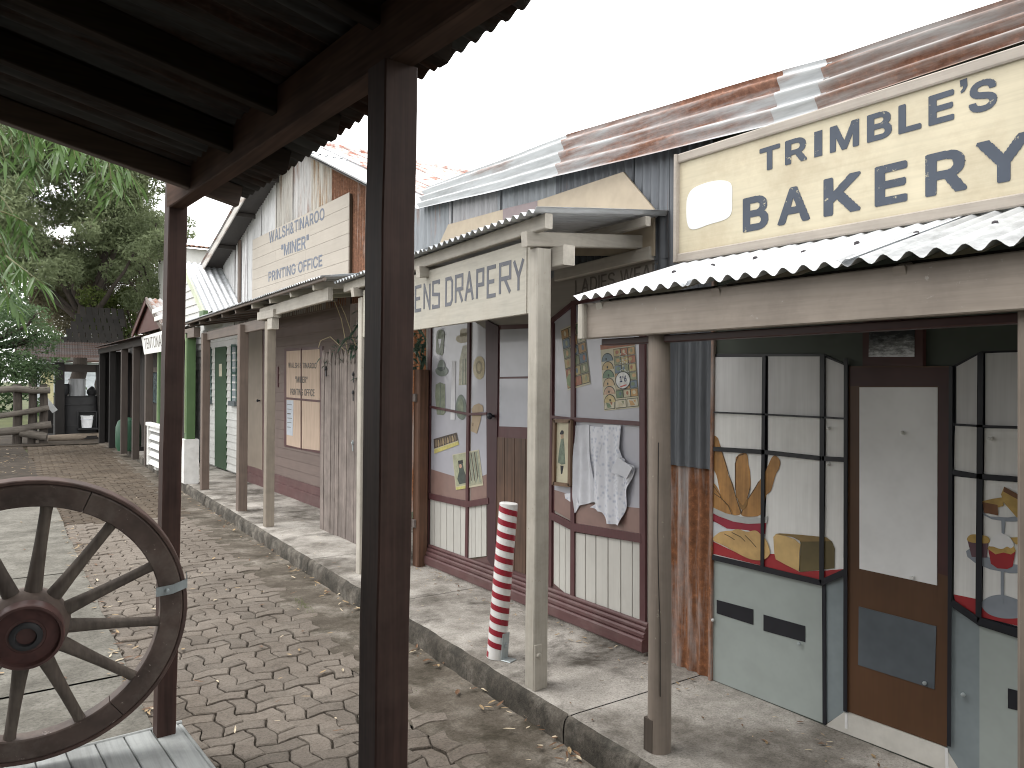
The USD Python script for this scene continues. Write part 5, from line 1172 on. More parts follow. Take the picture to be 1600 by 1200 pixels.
GTRIM = paint('cottage_green_trim', (0.03, 0.085, 0.07), rough=0.5)
for x0, x1, yt, ym, yb in ((323.5, 331, 544, 583, 624), (363, 370.5, 540, 583, 627)):
    cp('window', [(x0, yt), (x1, yt - .5), (x1, yb + 1), (x0, yb)], PANEC, .012)
    for a, b in (((x0, yt), (x0, yb)), ((x1, yt), (x1, yb + 1)), ((x0, ym), (x1, ym)), ((x0, yt), (x1, yt))):
        obj('window_trim', strip(cw, [a, b], .05, .012, .012), GTRIM, CT)
    obj('window_sill', strip(cw, [(x0 - 1, yb + 3), (x1 + 1.5, yb + 4)], .09, .06, .012), paint('slate_sill', (0.12, 0.14, 0.15)), CT)
# roof: ridge square to the street
cry, crz = 15.7, 4.18; cfy, cfz = 13.95, 3.10; cly = 17.45
for k in range(4):
    x0, x1 = 3.3 + k * .76, 3.3 + (k + 1) * .76 + .04
    obj('roof_sheet', corr((x0, cfy, cfz + .003 * (k % 2)), (x1, cfy, cfz + .003 * (k % 2)), (x0, cry, crz + .003 * (k % 2)), (x1, cry, crz + .003 * (k % 2)), (0, -.55, 1), seed=160 + k, nr=5, pitch=.11, amp=.018), G_BRIGHT, CT, smooth=50)
    obj('roof_sheet', corr((x0, cry, crz), (x1, cry, crz), (x0, cly, cfz), (x1, cly, cfz), (0, .55, 1), seed=166 + k, nr=3, pitch=.11, amp=.018), G_AGED, CT, smooth=50)
obj('barge_board', beam((3.29, cfy, cfz - .06), (3.29, cry, crz - .06), .03, .14), paint('pale_green_barge', (0.52, 0.56, 0.42)), CT)
obj('barge_board', beam((3.29, cly, cfz - .06), (3.29, cry, crz - .06), .03, .14), COTTAGE, CT)
gpl = wall_plane(3.36)
for k in range(12):
    z0g = 3.0 + k * .15; 
    if z0g > crz - .2: break
    ya_g = cfy + (z0g + .15 - cfz) / (crz - cfz) * (cry - cfy) if z0g + .15 > cfz else cfy
    yb_g = 2 * cry - ya_g
    obj('gable_board', beam((3.37, ya_g, z0g + .075), (3.37, yb_g, z0g + .075), .02, .155, unit((.12, 0, 1)), .003), COTTAGE, CT)
obj('gutter_end', boxm((3.22, 13.72, 3.0), (3.30, 14.0, 3.1)), GREEN, CT)
LIT = paint('dry_leaf_litter', (0.16, 0.09, 0.05), var=0.4, scale=30)
# ================================================================== BANK with green columns
BK = thing('bank_building', 'green timber bank front with square columns on white plinths', 'shop front', (3.0, 15.3, ZP))
for Y in (13.95, 16.35):
    obj('column', boxm((3.0, Y - .08, ZP), (3.14, Y + .08, 2.72), .01), GREEN, BK)
    obj('column_bead', boxm((2.985, Y - .02, 1.0), (3.002, Y + .01, 2.7), .003), paint('pale_green_bead', (0.25, 0.33, 0.18)), BK)
    obj('plinth', boxm((2.96, Y - .11, ZP), (3.20, Y + .12, .90), .012), WHITEP, BK)
obj('head_beam', boxm((3.0, 13.4, 2.62), (3.1, 17.3, 2.78)), BROWNY, BK)
BL = thing('louvre_rail', 'low white slatted balustrade standing between the green columns', 'balustrade', (2.9, 15.5, ZP))
fy0, fy1 = 15.0, 16.6
for Y in (fy0, fy1): obj('stile', boxm((2.86, Y - .05, .22), (2.93, Y + .05, 1.02), .006), WHITEP, BL)
obj('top_rail', boxm((2.84, fy0 - .08, 1.0), (2.95, fy1 + .08, 1.07), .008), WHITEP, BL)
for k in range(5): obj('slat', beam((2.90, fy0, .30 + k * .165), (2.90, fy1, .30 + k * .165), .012, .105, unit((.5, 0, 1)), .003), WHITEP, BL)
obj('back_panel', boxm((2.925, fy0, .24), (2.935, fy1, 1.0)), paint('louvre_shade', (0.3, 0.3, 0.29)), BL)
# bank sign under the far awning
sX = 2.86
bs = wall_plane(sX)
BS = thing('bank_sign', 'small white hanging sign with narrow black capitals under the far awning', 'sign', bs.at(*bs.px([(224, 553)])[0]))
obj('board', panel(bs, [(222.5, 527), (262, 515), (262, 548), (227, 554)], .02), WHITEP, BS)
obj('lettering', letters('TENTONAL BA', bs, (228.5, 546), (268, 538.5), (268, 519.5), (226.5, 529), .0205, False), LETD, BS)
# ================================================================== DARK SHED with a red gable
SH = thing('timber_shed', 'dark timber shed with a small red gable and lean-to awning', 'shed', (3.7, 21, ZP))
REDG = paint('oxide_red_gable', (0.075, 0.026, 0.02), grain='z', gv=0.2)
obj('wall', boxm((3.75, 17.4, ZP), (3.9, 25.2, 2.9)), SOOT, SH)
for k in range(26):
    obj('wall_board', boxm((3.725, 17.4 + k * .3 + .008, ZP), (3.75, 17.4 + (k + 1) * .3 - .008, 2.85), .003), paint('dark_shed_board', (0.045, 0.035, 0.03), grain='z', gv=.4, rnd=.25), SH)
obj('shop_window', boxm((3.68, 18.9, 1.35), (3.73, 20.9, 2.1)), paint('slate_window', (0.05, 0.07, 0.08), rough=.2, coat=.5), SH)
obj('window_rail', boxm((3.66, 18.9, 2.1), (3.73, 21.0, 2.22)), BROWNY, SH)
g0, gA, g1 = 17.75, 19.6, 21.5
gz0, gz1 = 3.05, 3.78
obj('gable', slab(Polygon([(-g0 - .1, gz0), (-g1 + .1, gz0), (-gA, gz1 - .06)]), wall_plane(3.42), .03), REDG, SH)
obj('barge_board', beam((3.33, g1, gz0 - .03), (3.33, gA, gz1), .03, .14), REDG, SH); obj('barge_board', beam((3.33, g0, gz0 - .03), (3.33, gA, gz1), .03, .14), BROWNY, SH)
for k in range(3):
    x0, x1 = 3.3 + k * .8, 4.14 + k * .8
    obj('roof_sheet', corr((x0, gA, gz1 + .04), (x1, gA, gz1 + .04), (x0, g0, gz0 + .04), (x1, g0, gz0 + .04), (0, -.4, 1), seed=180 + k, nr=3, pitch=.11, amp=.015), galv('shed_roof', .4, 'y', base=(.3, .3, .3)), SH, smooth=50)
    obj('roof_sheet', corr((x0, gA, gz1 + .04), (x1, gA, gz1 + .04), (x0, g1, gz0 + .04), (x1, g1, gz0 + .04), (0, .4, 1), seed=186 + k, nr=3, pitch=.11, amp=.015), G_DARK, SH, smooth=50)
for k in range(9):
    e0, e1_ = 17.0 + k * .83, 17.0 + (k + 1) * .83 + .05
    obj('awning_sheet', corr((2.78, e0, 2.80), (2.78, e1_, 2.80), (3.76, e0, 3.02), (3.76, e1_, 3.02), (-.2, 0, 1), seed=190 + k, nr=3), G_DARK, SH, smooth=50)
obj('awning_beam', beam((2.95, 17.0, 2.70), (2.95, 24.4, 2.70), .07, .14), SOOTY, SH)
for Y, mt in ((17.3, paint('shed_post_brown', (0.075, 0.058, 0.048), grain='z', gv=.3)), (18.8, paint('shed_post_dark', (0.055, 0.042, 0.035), grain='z', gv=.3)), (20.4, paint('shed_post_dark', (0.055, 0.042, 0.035))), (22.3, SOOT), (24.2, SOOT)):
    obj('awning_post', beam((3.0, Y, ZP), (3.0, Y, 2.66), .14, .14, (0, 1, 0)), mt, SH)
obj('end_wall', boxm((3.0, 24.3, ZP), (3.75, 24.42, 2.7)), SOOT, SH)
# roof shred of daylight beside the gable
WB = thing('white_boards', 'two white boards leaning beside the red gable', 'boards', (3.35, 18.0, 3.2))
for zc, y0_, y1_ in ((3.42, 17.2, 18.55), (3.24, 17.35, 18.3)): obj('slat', beam((3.28, y0_, zc), (3.28, y1_, zc), .02, .10), WHITEP, WB)
# green barrel by the shed
GB = thing('green_barrel', 'dark green half barrel standing under the shed awning', 'barrel', (3.05, 21.1, ZP))
obj('body', lathe([(.24, 0), (.29, .12), (.30, .35), (.29, .6), (.24, .74), (.15, .80), (.02, .83)], (3.22, 21.2, ZP), (0, 0, 1), 20), paint('barrel_green', (0.022, 0.066, 0.038), rough=.4), GB, smooth=40)
obj('stand', [beam((3.1, 21.2 + s_ * .2, ZP + .05), (3.55, 21.2 + s_ * .2, ZP + .05), .06, .1) for s_ in (-1, 1)], SOOT, GB)
obj('handle', beam((3.34, 21.2, .95), (3.34, 21.22, 1.25), .07, .05, (1, 0, 0)), paint('bare_handle', (0.28, 0.24, 0.19)), GB)


# ================================================================== BLACKSMITH'S SHELTER at the end of the lane
FY = 28.2
def fy(x, y, Y=FY): d = ray(x, y); return CAM + (Y - CAM[1]) / d[1] * d
FG = thing('forge_shelter', 'low dark open shelter at the end of the lane with a steep old roof', 'shelter', (2.6, 28.5, 0))
def fpost(x, yt, yb, w, mat, Y=FY, x2=None): a = fy(x, yt, Y); b = fy(x2 or x, yb, Y); obj('post', beam(b, a, w, w, (0, 1, 0), .015), mat, FG)
zb_f = fy(100, 575)[2]
obj('front_beam', beam(fy(30, 574) * (1, 1, 0) + (0, 0, zb_f), fy(182, 576) * (1, 1, 0) + (0, 0, zb_f), .16, .24), SOOTY, FG)
fpost(93, 566, 690, .26, SOOT); fpost(158, 570, 686, .30, SOOT, x2=162); fpost(52, 572, 692, .2, SOOT)
fpost(168, 566, 676, .11, paint('pale_yellow_post', (0.42, 0.38, 0.24), grain='z'), 28.6)
xa, xb = fy(20, 560)[0], fy(184, 560)[0]
for k in range(5):
    a = xa + (xb - xa) * k / 5; b = xa + (xb - xa) * (k + 1) / 5 + .04
    obj('roof_sheet', corr((a, 27.7, 2.60), (b, 27.7, 2.60), (a + .15, 29.6, 3.25), (b + .15, 29.6, 3.25), (0, -.35, 1), seed=210 + k, nr=4), G_DARK, FG, smooth=50)
SHG = paint('old_roof_shingle', (0.015, 0.013, 0.011), grain='z', gv=.4, rnd=.35, rough=.9)
rs = random.Random(11)
x0s, x1s = fy(98, 540, 29.3)[0], fy(190, 540, 29.3)[0]
for r in range(5):
    n = 9
    for c in range(n):
        w = (x1s - x0s) / n; u = x0s + (c + (r % 2) * .5 - .25) * w + r * .05
        yb_, zb2 = 29.2 + r * .17, 2.95 + r * .27
        if c < r * .6 - 1: continue
        obj('shingle', beam((u + w / 2, yb_, zb2), (u + w / 2 + rs.uniform(-.02, .02), yb_ + .24, zb2 + .38), w * rs.uniform(.8, .96), .03, (0, -1, .6), .004), SHG, FG)
obj('back_wall', boxm((xa + .9, 31.2, 0), (xb, 31.3, 1.0)), SOOT, FG)
# drum forge with pots
DF = thing('drum_forge', 'big black drum forge with a square opening standing under the shelter', 'forge', fy(125, 672))
dc = fy(125, 674); dc[2] = .12; dc[1] = 28.75
rD = 0.70
BLK = paint('black_drum_iron', (0.012, 0.012, 0.013), rough=.55, var=.3, dirt=.3, dirtcol=(.03, .027, .025))
body = lathe([(rD, 0), (rD, .3), (rD + .015, .32), (rD, .34), (rD, .95), (rD + .02, .98), (rD, 1.0), (rD, 1.22), (rD + .02, 1.25), (rD - .03, 1.26), (.01, 1.26)], dc, (0, 0, 1), 36)
obj('drum', body, BLK, DF, smooth=40)
ow = np.array([dc[0] + .18, dc[1] - rD + .01, 0])
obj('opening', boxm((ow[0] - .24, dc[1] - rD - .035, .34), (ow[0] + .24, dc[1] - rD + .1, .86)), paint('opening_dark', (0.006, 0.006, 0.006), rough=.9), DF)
for a, b in (((ow[0] - .26, .32), (ow[0] - .26, .88)), ((ow[0] + .26, .32), (ow[0] + .26, .88)), ((ow[0] - .28, .32), (ow[0] + .28, .32)), ((ow[0] - .28, .88), (ow[0] + .28, .88))):
    obj('opening_frame', beam((a[0], dc[1] - rD - .04, a[1]), (b[0], dc[1] - rD - .04, b[1]), .04, .05, (0, 1, 0)), BLK, DF)
obj('base_ring', lathe([(rD + .35, 0), (rD + .35, .10), (.01, .10)], (dc[0], dc[1], .02), (0, 0, 1), 30), SOOT, DF)
TIN = galv('bucket_tin', .02, 'z', base=(0.62, 0.64, 0.68), metal=.4, rough=.4)
TINW = paint('white_enamel', (0.70, 0.71, 0.72), rough=.35)
WBk = thing('white_bucket', 'white bucket standing in the opening of the black drum forge', 'bucket', (ow[0] - .02, dc[1] - rD - .06, .36))
bo = (ow[0] - .02, dc[1] - rD - .16, .37)
obj('pail', lathe([(.14, 0), (.175, .36), (.185, .37), (.185, .39), (.17, .39), (.16, .36), (.13, .02), (.001, .02)], bo, (0, 0, 1), 22), TINW, WBk, smooth=40)
obj('shelf', boxm((ow[0] - .28, dc[1] - rD - .36, .32), (ow[0] + .28, dc[1] - rD + .0, .36)), BLK, WBk)
obj('band', lathe([(.168, .26), (.178, .265), (.178, .285), (.17, .29)], bo, (0, 0, 1), 22), TIN, WBk)
PT = thing('boiler_pot', 'tall dull grey pot standing on top of the black drum forge', 'pot', (dc[0] - .05, dc[1], 1.38))
po = (dc[0] - .05, dc[1] - .15, 1.38)
obj('vessel', lathe([(.24, 0), (.245, .5), (.26, .52), (.26, .55), (.23, .55), (.22, .5), (.2, .05), (.001, .05)], po, (0, 0, 1), 24), galv('dull_pot', .05, 'z', base=(0.24, 0.245, 0.25), metal=.3), PT, smooth=40)
KT = thing('kettle', 'black iron kettle with a side handle beside the grey pot', 'kettle', (dc[0] + .36, dc[1], 1.38))
obj('body', lathe([(.10, 0), (.15, .08), (.15, .18), (.08, .26), (.03, .30), (.001, .32)], (dc[0] + .38, dc[1] - .1, 1.38), (0, 0, 1), 18), BLK, KT, smooth=40)
obj('spout', tube([(dc[0] + .48, dc[1] - .1, 1.5), (dc[0] + .6, dc[1] - .1, 1.58), (dc[0] + .64, dc[1] - .1, 1.66)], [.035, .025, .02], 8), BLK, KT)
JG = thing('iron_pot', 'sooty round iron pot left of the grey pot on the drum', 'pot', (dc[0] - .48, dc[1], 1.38))
obj('body', lathe([(.12, 0), (.2, .1), (.2, .28), (.17, .36), (.19, .38), (.001, .38)], (dc[0] - .46, dc[1] - .1, 1.38), (0, 0, 1), 18), BLK, JG, smooth=40)
obj('lid_knob', lathe([(.03, 0), (.03, .04), (.001, .06)], (dc[0] - .46, dc[1] - .1, 1.76), (0, 0, 1), 8), BLK, JG)
# boards and sign on the right post of the shelter
RB_ = thing('notice_board', 'narrow red board with a white panel beside the pale yellow shelter post', 'sign', fy(174, 610, 28.4))
obj('board', boxm((fy(168, 600, 28.4)[0], 28.4, fy(170, 624, 28.4)[2]), (fy(173, 600, 28.4)[0], 28.44, fy(170, 592, 28.4)[2])), REDG, RB_)
obj('panel', boxm((fy(173, 600, 28.4)[0], 28.39, fy(170, 623, 28.4)[2]), (fy(179, 600, 28.4)[0], 28.43, fy(170, 594, 28.4)[2])), WHITEP, RB_)
LG = thing('kerb_log', 'pale flattened log lying across the end of the lane', 'log', fy(120, 686, 27.6))
obj('log', tube([(*fy(74, 690, 27.6)[:2], .08), (*fy(110, 688, 27.7)[:2], .09), (*fy(150, 686, 27.9)[:2], .1), (*fy(182, 683, 28.0)[:2], .1)], [.10, .11, .105, .09], 12), paint('pale_log', (0.22, 0.18, 0.14), grain='x', gv=.4, rough=.9), LG, smooth=40)
TB = thing('leaning_plank', 'grey plank leaning at the left post of the shelter', 'plank', fy(78, 642, 27.4))
obj('plank', beam(fy(69, 622, 27.4), fy(86, 643, 27.4), .17, .03, (0, -1, 0)), paint('pale_grey_plank', (0.38, 0.39, 0.39), grain='x'), TB)
# ---------------------------------------------------------------- old log fence at left
LF = thing('log_fence', 'old post and rail log fence under the dark trees at left', 'fence', (1.3, 26.8, 0))
LOGM = paint('silvered_log', (0.135, 0.118, 0.10), grain='x', gv=.5, var=.25, rough=.9)
LOGZ = paint('dark_log_post', (0.075, 0.062, 0.052), grain='z', gv=.5, var=.25, rough=.9)
LY = 26.6
for (xa_, ya2_), (xb_, yb2_), r in (((-60, 607), (78, 610), .10), ((-60, 661), (76, 637), .09), ((-60, 683), (80, 664), .12), ((30, 676), (72, 682), .13)):
    a, b = fy(xa_, ya2_, LY), fy(xb_, yb2_, LY)
    pts = [a + (b - a) * t + np.array([0, RNG.normal(0, .02), RNG.normal(0, .02)]) for t in np.linspace(0, 1, 6)]
    obj('rail', tube(pts, [r * RNG.uniform(.85, 1.1) for _ in pts], 10), LOGM, LF, smooth=50)
for x, yt, w in ((-35, 596, .2), (27, 600, .24), (50, 570, .2), (68, 600, .22)):
    a = fy(x, yt, LY + .15); obj('post', tube([(a[0], LY + .15, -.1), (a[0] + .02, LY + .15, a[2] * .5), (a[0], LY + .15, a[2])], [w * .55, w * .5, w * .48], 10), LOGZ, LF, smooth=50)
# ---------------------------------------------------------------- far buildings
FB = thing('far_building', 'pale building with wall boards seen through the shelter', 'building', (9, 52, 0))
a, b = fy(62, 600, 50), fy(150, 600, 50)
obj('wall', boxm((a[0], 50, 0), (b[0] + 4, 55, 2.9)), paint('far_pale_wall', (0.62, 0.66, 0.70), var=.05), FB)
for k in range(8): obj('wall_board', boxm((a[0] - .02, 49.96, .2 + k * .33), (b[0] + 4, 50.0, .2 + k * .33 + .30)), paint('far_pale_board', (0.60, 0.64, 0.68), rnd=.06), FB)
obj('roof', loft([np.array([(a[0] - .4, 49.5, 2.9), (b[0] + 4.4, 49.5, 2.9), (b[0] + 4.4, 52.5, 4.2), (a[0] - .4, 52.5, 4.2)]), np.array([(a[0] - .4, 49.5, 3.0), (b[0] + 4.4, 49.5, 3.0), (b[0] + 4.4, 52.5, 4.3), (a[0] - .4, 52.5, 4.3)])]), G_DARK, FB)
WH = thing('white_house', 'white house with rusty scalloped eave rising behind the cottage', 'building', (7, 27, 0))
h0, h1 = fy(289, 420, 26.0), fy(332, 420, 26.0)
ze = fy(305, 388, 26.0)[2]
obj('wall', boxm((h0[0] - .05, 26.0, 0), (h1[0] + 2.2, 30, ze - .02)), COTTAGE, WH)
for k in range(3):
    xq = h0[0] - .12 + k * .9
    obj('roof_sheet', corr((xq, 25.6, ze), (xq + .94, 25.6, ze), (xq, 29, ze + .55), (xq + .94, 29, ze + .55), (0, -.16, 1), seed=230 + k, nr=3, pitch=.15, amp=.03), G_RUST, WH, smooth=50)
YC = thing('yellow_cabin', 'small yellowish hut wall behind the left post of the shelter', 'hut', fy(72, 600, 40))
a, b = fy(72, 650, 40), fy(80, 580, 40)
obj('wall', boxm((a[0] - .1, 40, 0), (b[0] + .1, 42, 2.3)), paint('hut_yellow', (0.55, 0.5, 0.30)), YC)
obj('roof', boxm((a[0] - .3, 39.7, 2.3), (b[0] + .3, 42.2, 2.42)), WHITEP, YC)

# ================================================================== TREES
def leaves_mesh(C_, d, size, asp, rng, droop=0.3):
    """four-point leaves at the points C_, their size and direction scattered"""
    n = len(C_)
    D = rng.normal(0, 1, (n, 3)); D[:, 2] -= droop; D /= np.linalg.norm(D, axis=1)[:, None]
    S = np.cross(D, rng.normal(0, 1, (n, 3))); S /= np.linalg.norm(S, axis=1)[:, None] + 1e-9
    L_ = size * rng.uniform(.6, 1.35, n)[:, None]
    N_ = np.cross(D, S)
    V = np.stack([C_ - D * L_ * .5, C_ + S * L_ * asp * .5 + N_ * L_ * .05, C_ + D * L_ * .5, C_ - S * L_ * asp * .5 + N_ * L_ * .05], 1).reshape(-1, 3)
    i = np.arange(n) * 4
    return V, np.vstack([np.stack([i, i + 1, i + 2], 1), np.stack([i, i + 2, i + 3], 1)])
def clump_points(centres, radii, per, rng):
    out = []
    for c, r in zip(centres, radii):
        n = int(per * (r[0] * r[1] * r[2]) ** (2 / 3.))
        p = rng.normal(0, 1, (n, 3)); p /= np.linalg.norm(p, axis=1)[:, None]
        p *= rng.uniform(.25, 1, (n, 1)) ** .45
        p *= 1 + .28 * (meshkit.noise(p * 3 + c) - .5)[:, None] * 2
        out.append(c + p * r)
    return np.vstack(out)
BARK = paint('dark_bark', (0.06, 0.048, 0.04), grain='z', gv=.5, var=.3, rough=.95)
def limb(a, b, r0, r1, sag=.0, n=6):
    a, b = np.array(a, float), np.array(b, float)
    return tube([a + (b - a) * t + np.array([RNG.normal(0, .04), RNG.normal(0, .04), sag * math.sin(math.pi * t)]) for t in np.linspace(0, 1, n)], np.linspace(r0, r1, n), 9)
L_TEA = leafmat('tea_tree_leaf', [(0.05, (0.12, 0.15, 0.075)), (0.4, (0.25, 0.295, 0.16)), (0.7, (0.38, 0.41, 0.24)), (0.95, (0.42, 0.40, 0.27))], .52, .6)
L_BRN = leafmat('brown_green_leaf', [(0.05, (0.09, 0.08, 0.05)), (0.5, (0.20, 0.18, 0.11)), (0.95, (0.30, 0.28, 0.18))], .45, .7)
L_DRK = leafmat('dark_green_leaf', [(0.05, (0.035, 0.065, 0.025)), (0.5, (0.09, 0.15, 0.06)), (0.95, (0.17, 0.24, 0.11))], .35, .5)
L_YEL = leafmat('yellow_green_leaf', [(0.05, (0.07, 0.10, 0.025)), (0.5, (0.16, 0.20, 0.055)), (0.95, (0.27, 0.29, 0.10))], .4, .5)
L_GUM = leafmat('fresh_green_leaf', [(0.05, (0.06, 0.115, 0.035)), (0.5, (0.125, 0.20, 0.065)), (0.85, (0.21, 0.29, 0.12)), (1.0, (0.36, 0.34, 0.09))], .45, .26)
def tree(name, label, base, trunk_top, tr, centres, radii, per, size, asp, lm, seed, group=None, droop=.3):
    rng = np.random.default_rng(seed)
    t_ = thing(name, label, 'tree', base, group)
    obj('trunk', limb(base, trunk_top, tr, tr * .6, 0, 8), BARK, t_, smooth=50)
    cs = np.array(centres)
    for c in cs[:: max(1, len(cs) // 9)]: obj('limb', limb(trunk_top, c, tr * .4, .03, -.2), BARK, t_, smooth=50)
    P_ = clump_points(cs, np.array(radii), per * 2.5, rng)
    V, F = leaves_mesh(P_, 1, size, asp, rng, droop)
    obj('crown', (V, F), lm, t_)
    return t_
def scatter_px(box_, Y0, Y1, n, rpx, seed, holes=(), squash=.75):
    rs = random.Random(seed); cs, rd = [], []
    while len(cs) < n:
        x, y = rs.uniform(box_[0], box_[2]), rs.uniform(box_[1], box_[3])
        if any((x - hx) ** 2 / hr ** 2 + (y - hy) ** 2 / (hr * .7) ** 2 < 1 for hx, hy, hr in holes): continue
        Y = rs.uniform(Y0, Y1); c = fy(x, y, Y); r = rs.uniform(*rpx) / FPX * Y / 1.15
        cs.append(c); rd.append((r, r, r * squash))
    return cs, rd
holes = [(100, 365, 30), (140, 395, 13), (102, 300, 12), (62, 252, 10), (292, 330, 60), (312, 400, 30)]
cs, rd = scatter_px((-60, 40, 262, 430), 28.5, 34, 190, (22, 40), 1, holes)
tree('tea_tree', 'big grey green tea tree filling the view behind the forge shelter', (3.0, 32.5, 0), (3.4, 32.2, 4.0), .32, cs, rd, 620, .165, .34, L_TEA, 1)
cs, rd = scatter_px((70, 330, 250, 520), 33, 38, 60, (26, 44), 2, [(100, 365, 36), (140, 395, 16)])
tree('brown_tree', 'brownish shady tree low behind the shelter roof', (4.4, 36, 0), (4.6, 36, 4.0), .28, cs, rd, 480, .16, .32, L_BRN, 2)
cs, rd = scatter_px((-70, 480, 78, 585), 22.6, 24.5, 34, (16, 32), 3)
tree('dark_cypress', 'dark green bushy tree overhanging the log fence at left', (-.6, 24.5, 0), (0.2, 24.2, 2.9), .16, cs, rd, 900, .10, .3, L_DRK, 3)
cs, rd = scatter_px((132, 455, 205, 535), 31, 32.5, 14, (13, 24), 4)
tree('sunlit_shrub', 'yellow green leafy young tree left of the red gable', (5.0, 32, 0), (5.2, 32, 3.0), .08, cs, rd, 900, .12, .5, L_YEL, 4)
cs, rd = scatter_px((196, 330, 268, 475), 30, 33, 20, (15, 28), 5)
cs2, rd2 = scatter_px((262, 330, 305, 372), 30.5, 31.5, 5, (11, 15), 6)
tree('gum_sapling', 'soft green tree behind the red gable reaching past the dark post', (6.3, 32, 0), (6.2, 32, 4), .12, cs + cs2, rd + rd2, 700, .13, .4, L_TEA, 5)
cs, rd = scatter_px((-160, 300, 140, 650), 46, 56, 90, (20, 44), 7, [(100, 365, 36), (140, 395, 16), (20, 640, 16), (75, 600, 14)])
V, F = leaves_mesh(clump_points(np.array(cs), np.array(rd), 120, np.random.default_rng(9)), 1, .3, .5, np.random.default_rng(10))
obj('far_trees', (V, F), L_DRK, label='far dark mass of trees closing the view at left', category='trees', kind='stuff')
# the near tree whose leafy twigs hang into the picture at upper left
NT = thing('hanging_tree', 'fresh green tree with long drooping leaves hanging in from upper left', 'tree', (-3.4, 8.2, 0))
tt = np.array([-3.0, 7.8, 3.6])
obj('trunk', limb((-3.4, 8.2, 0), tt, .2, .13), BARK, NT, smooth=50)
rg = np.random.default_rng(21)
tips = []
for x, y in ((-60, 60), (20, 90), (95, 120), (160, 165), (-40, 230)):
    c = fy(x, y, 6.3); tips.append(c); obj('limb', limb(tt, c, .06, .012, .25, 8), BARK, NT, smooth=50)
twigs = [((-30, 120), (-10, 300)), ((5, 130), (12, 262)), ((25, 140), (38, 285)), ((48, 160), (52, 275)), ((-15, 200), (8, 330)), ((70, 170), (84, 255)), ((95, 185), (100, 268)), ((118, 195), (128, 262)), ((140, 210), (150, 300)), ((158, 222), (172, 318)), ((170, 232), (195, 308)), ((182, 240), (222, 296)), ((110, 200), (118, 248)), ((60, 180), (70, 240)), ((-40, 260), (10, 400)), ((-20, 290), (25, 430)), ((-5, 300), (45, 385)), ((0, 330), (60, 360)), ((-30, 340), (15, 470)), ((0, 380), (48, 440)), ((10, 400), (70, 445)), ((-20, 400), (28, 488)), ((-30, 380), (20, 455)), ((15, 150), (20, 240)), ((35, 170), (60, 262)), ((85, 178), (92, 245)), ((128, 215), (160, 285))]
lv, tw = [], []
for i, ((xa_, ya2_), (xb_, yb2_)) in enumerate(twigs):
    Y = 5.6 + 1.0 * rg.random()
    a, b = fy(xa_, ya2_, Y), fy(xb_, yb2_, Y + .1 * rg.normal())
    m = (a + b) / 2 + np.array([rg.normal(0, .04), rg.normal(0, .05), .04])
    ts = np.linspace(0, 1, 10)[:, None]
    pts = (1 - ts) ** 2 * a + 2 * ts * (1 - ts) * m + ts ** 2 * b
    tw.append(tube(pts, np.linspace(.006, .002, 10), 5))
    Lt = np.linalg.norm(b - a)
    for k in range(int(Lt / .022)):
        t = rg.uniform(.05, 1.02); j = min(8, int(t * 9)); p_ = pts[j] + (pts[j + 1] - pts[j]) * (t * 9 - j)
        ang = rg.uniform(0, 2 * math.pi)
        lv.append(blade(p_, (math.cos(ang) * .8, math.sin(ang) * .8, rg.uniform(-1.3, .05)), rg.uniform(.085, .16), rg.uniform(.018, .028), rg.uniform(.2, .7), 4))
obj('twigs', tw, paint('green_twig', (0.12, 0.12, 0.05)), NT)
obj('leaves', lv, L_GUM, NT, kind='stuff')

# ================================================================== NEAR VERANDAH (the one the picture is taken from)
VD = thing('verandah', 'dark near verandah with square posts, heavy beam and low corrugated roof', 'verandah', (.86, 2, .14))
DK = .14
P1, P2 = np.array([.920, 1.90]), np.array([.812, 4.11])
vd = unit(np.append(P2 - P1, 0)); vo = np.array([vd[1], -vd[0], 0])          # along the eave, outwards
def vp(s, out, z): p = np.append(P1, 0) + vd * s + vo * out; return np.array([p[0], p[1], z])
VL = np.linalg.norm(P2 - P1)
def bz(s): return 2.745                                          # underside of the beam
obj('post', beam(vp(0, -.004, DK), vp(0, .012, bz(0)), .100, .100, vd, .004, n=12, wob=.0012, seed=7), DARKZ, VD)
obj('post', beam(vp(VL, -.014, DK), vp(VL, .022, bz(VL) + .17), .088, .088, vd, .005, n=12, wob=.0012, seed=8), DARKZ, VD)
obj('post', beam(vp(-2.6, 0, DK), vp(-2.6, 0, bz(-2.6)), .10, .10, vd, .005), DARKZ, VD)
obj('eave_beam', beam(vp(-4.5, .012, bz(-4.5) + .085), vp(VL + .0, .012, bz(VL) + .085), .075, .17, (0, 0, 1), .005, n=10, wob=.001), DARKY, VD)
pit = .21
def rz(s, X_out): return 2.812 - .05 * s + .042 - X_out * pit
for s in (-3.4, -2.6, -1.75, -.75, .03, .77, 1.24, 1.83):
    a, b = vp(s, .205, rz(s, .205) + .048), vp(s, -2.6, rz(s, -2.6) + .048)
    obj('rafter', beam(a, b, .05, .095, (0, 0, 1), .004), DARKX if s < 1.5 else paint('brown_end_rafter', (0.085, 0.055, 0.042), grain='x', gv=.4), VD)
for out in (-.85, -2.0):
    obj('purlin', beam(vp(-4.5, out, rz(-4.5, out) + .062), vp(1.86, out, rz(1.86, out) + .062), .065, .06), DARKX, VD)
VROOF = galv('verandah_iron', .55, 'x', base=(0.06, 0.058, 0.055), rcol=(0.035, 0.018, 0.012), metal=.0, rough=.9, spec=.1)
s_ = [-4.6, -3.2, -2.45, -1.7, -.95, -.2, .55, 1.3, 1.93]
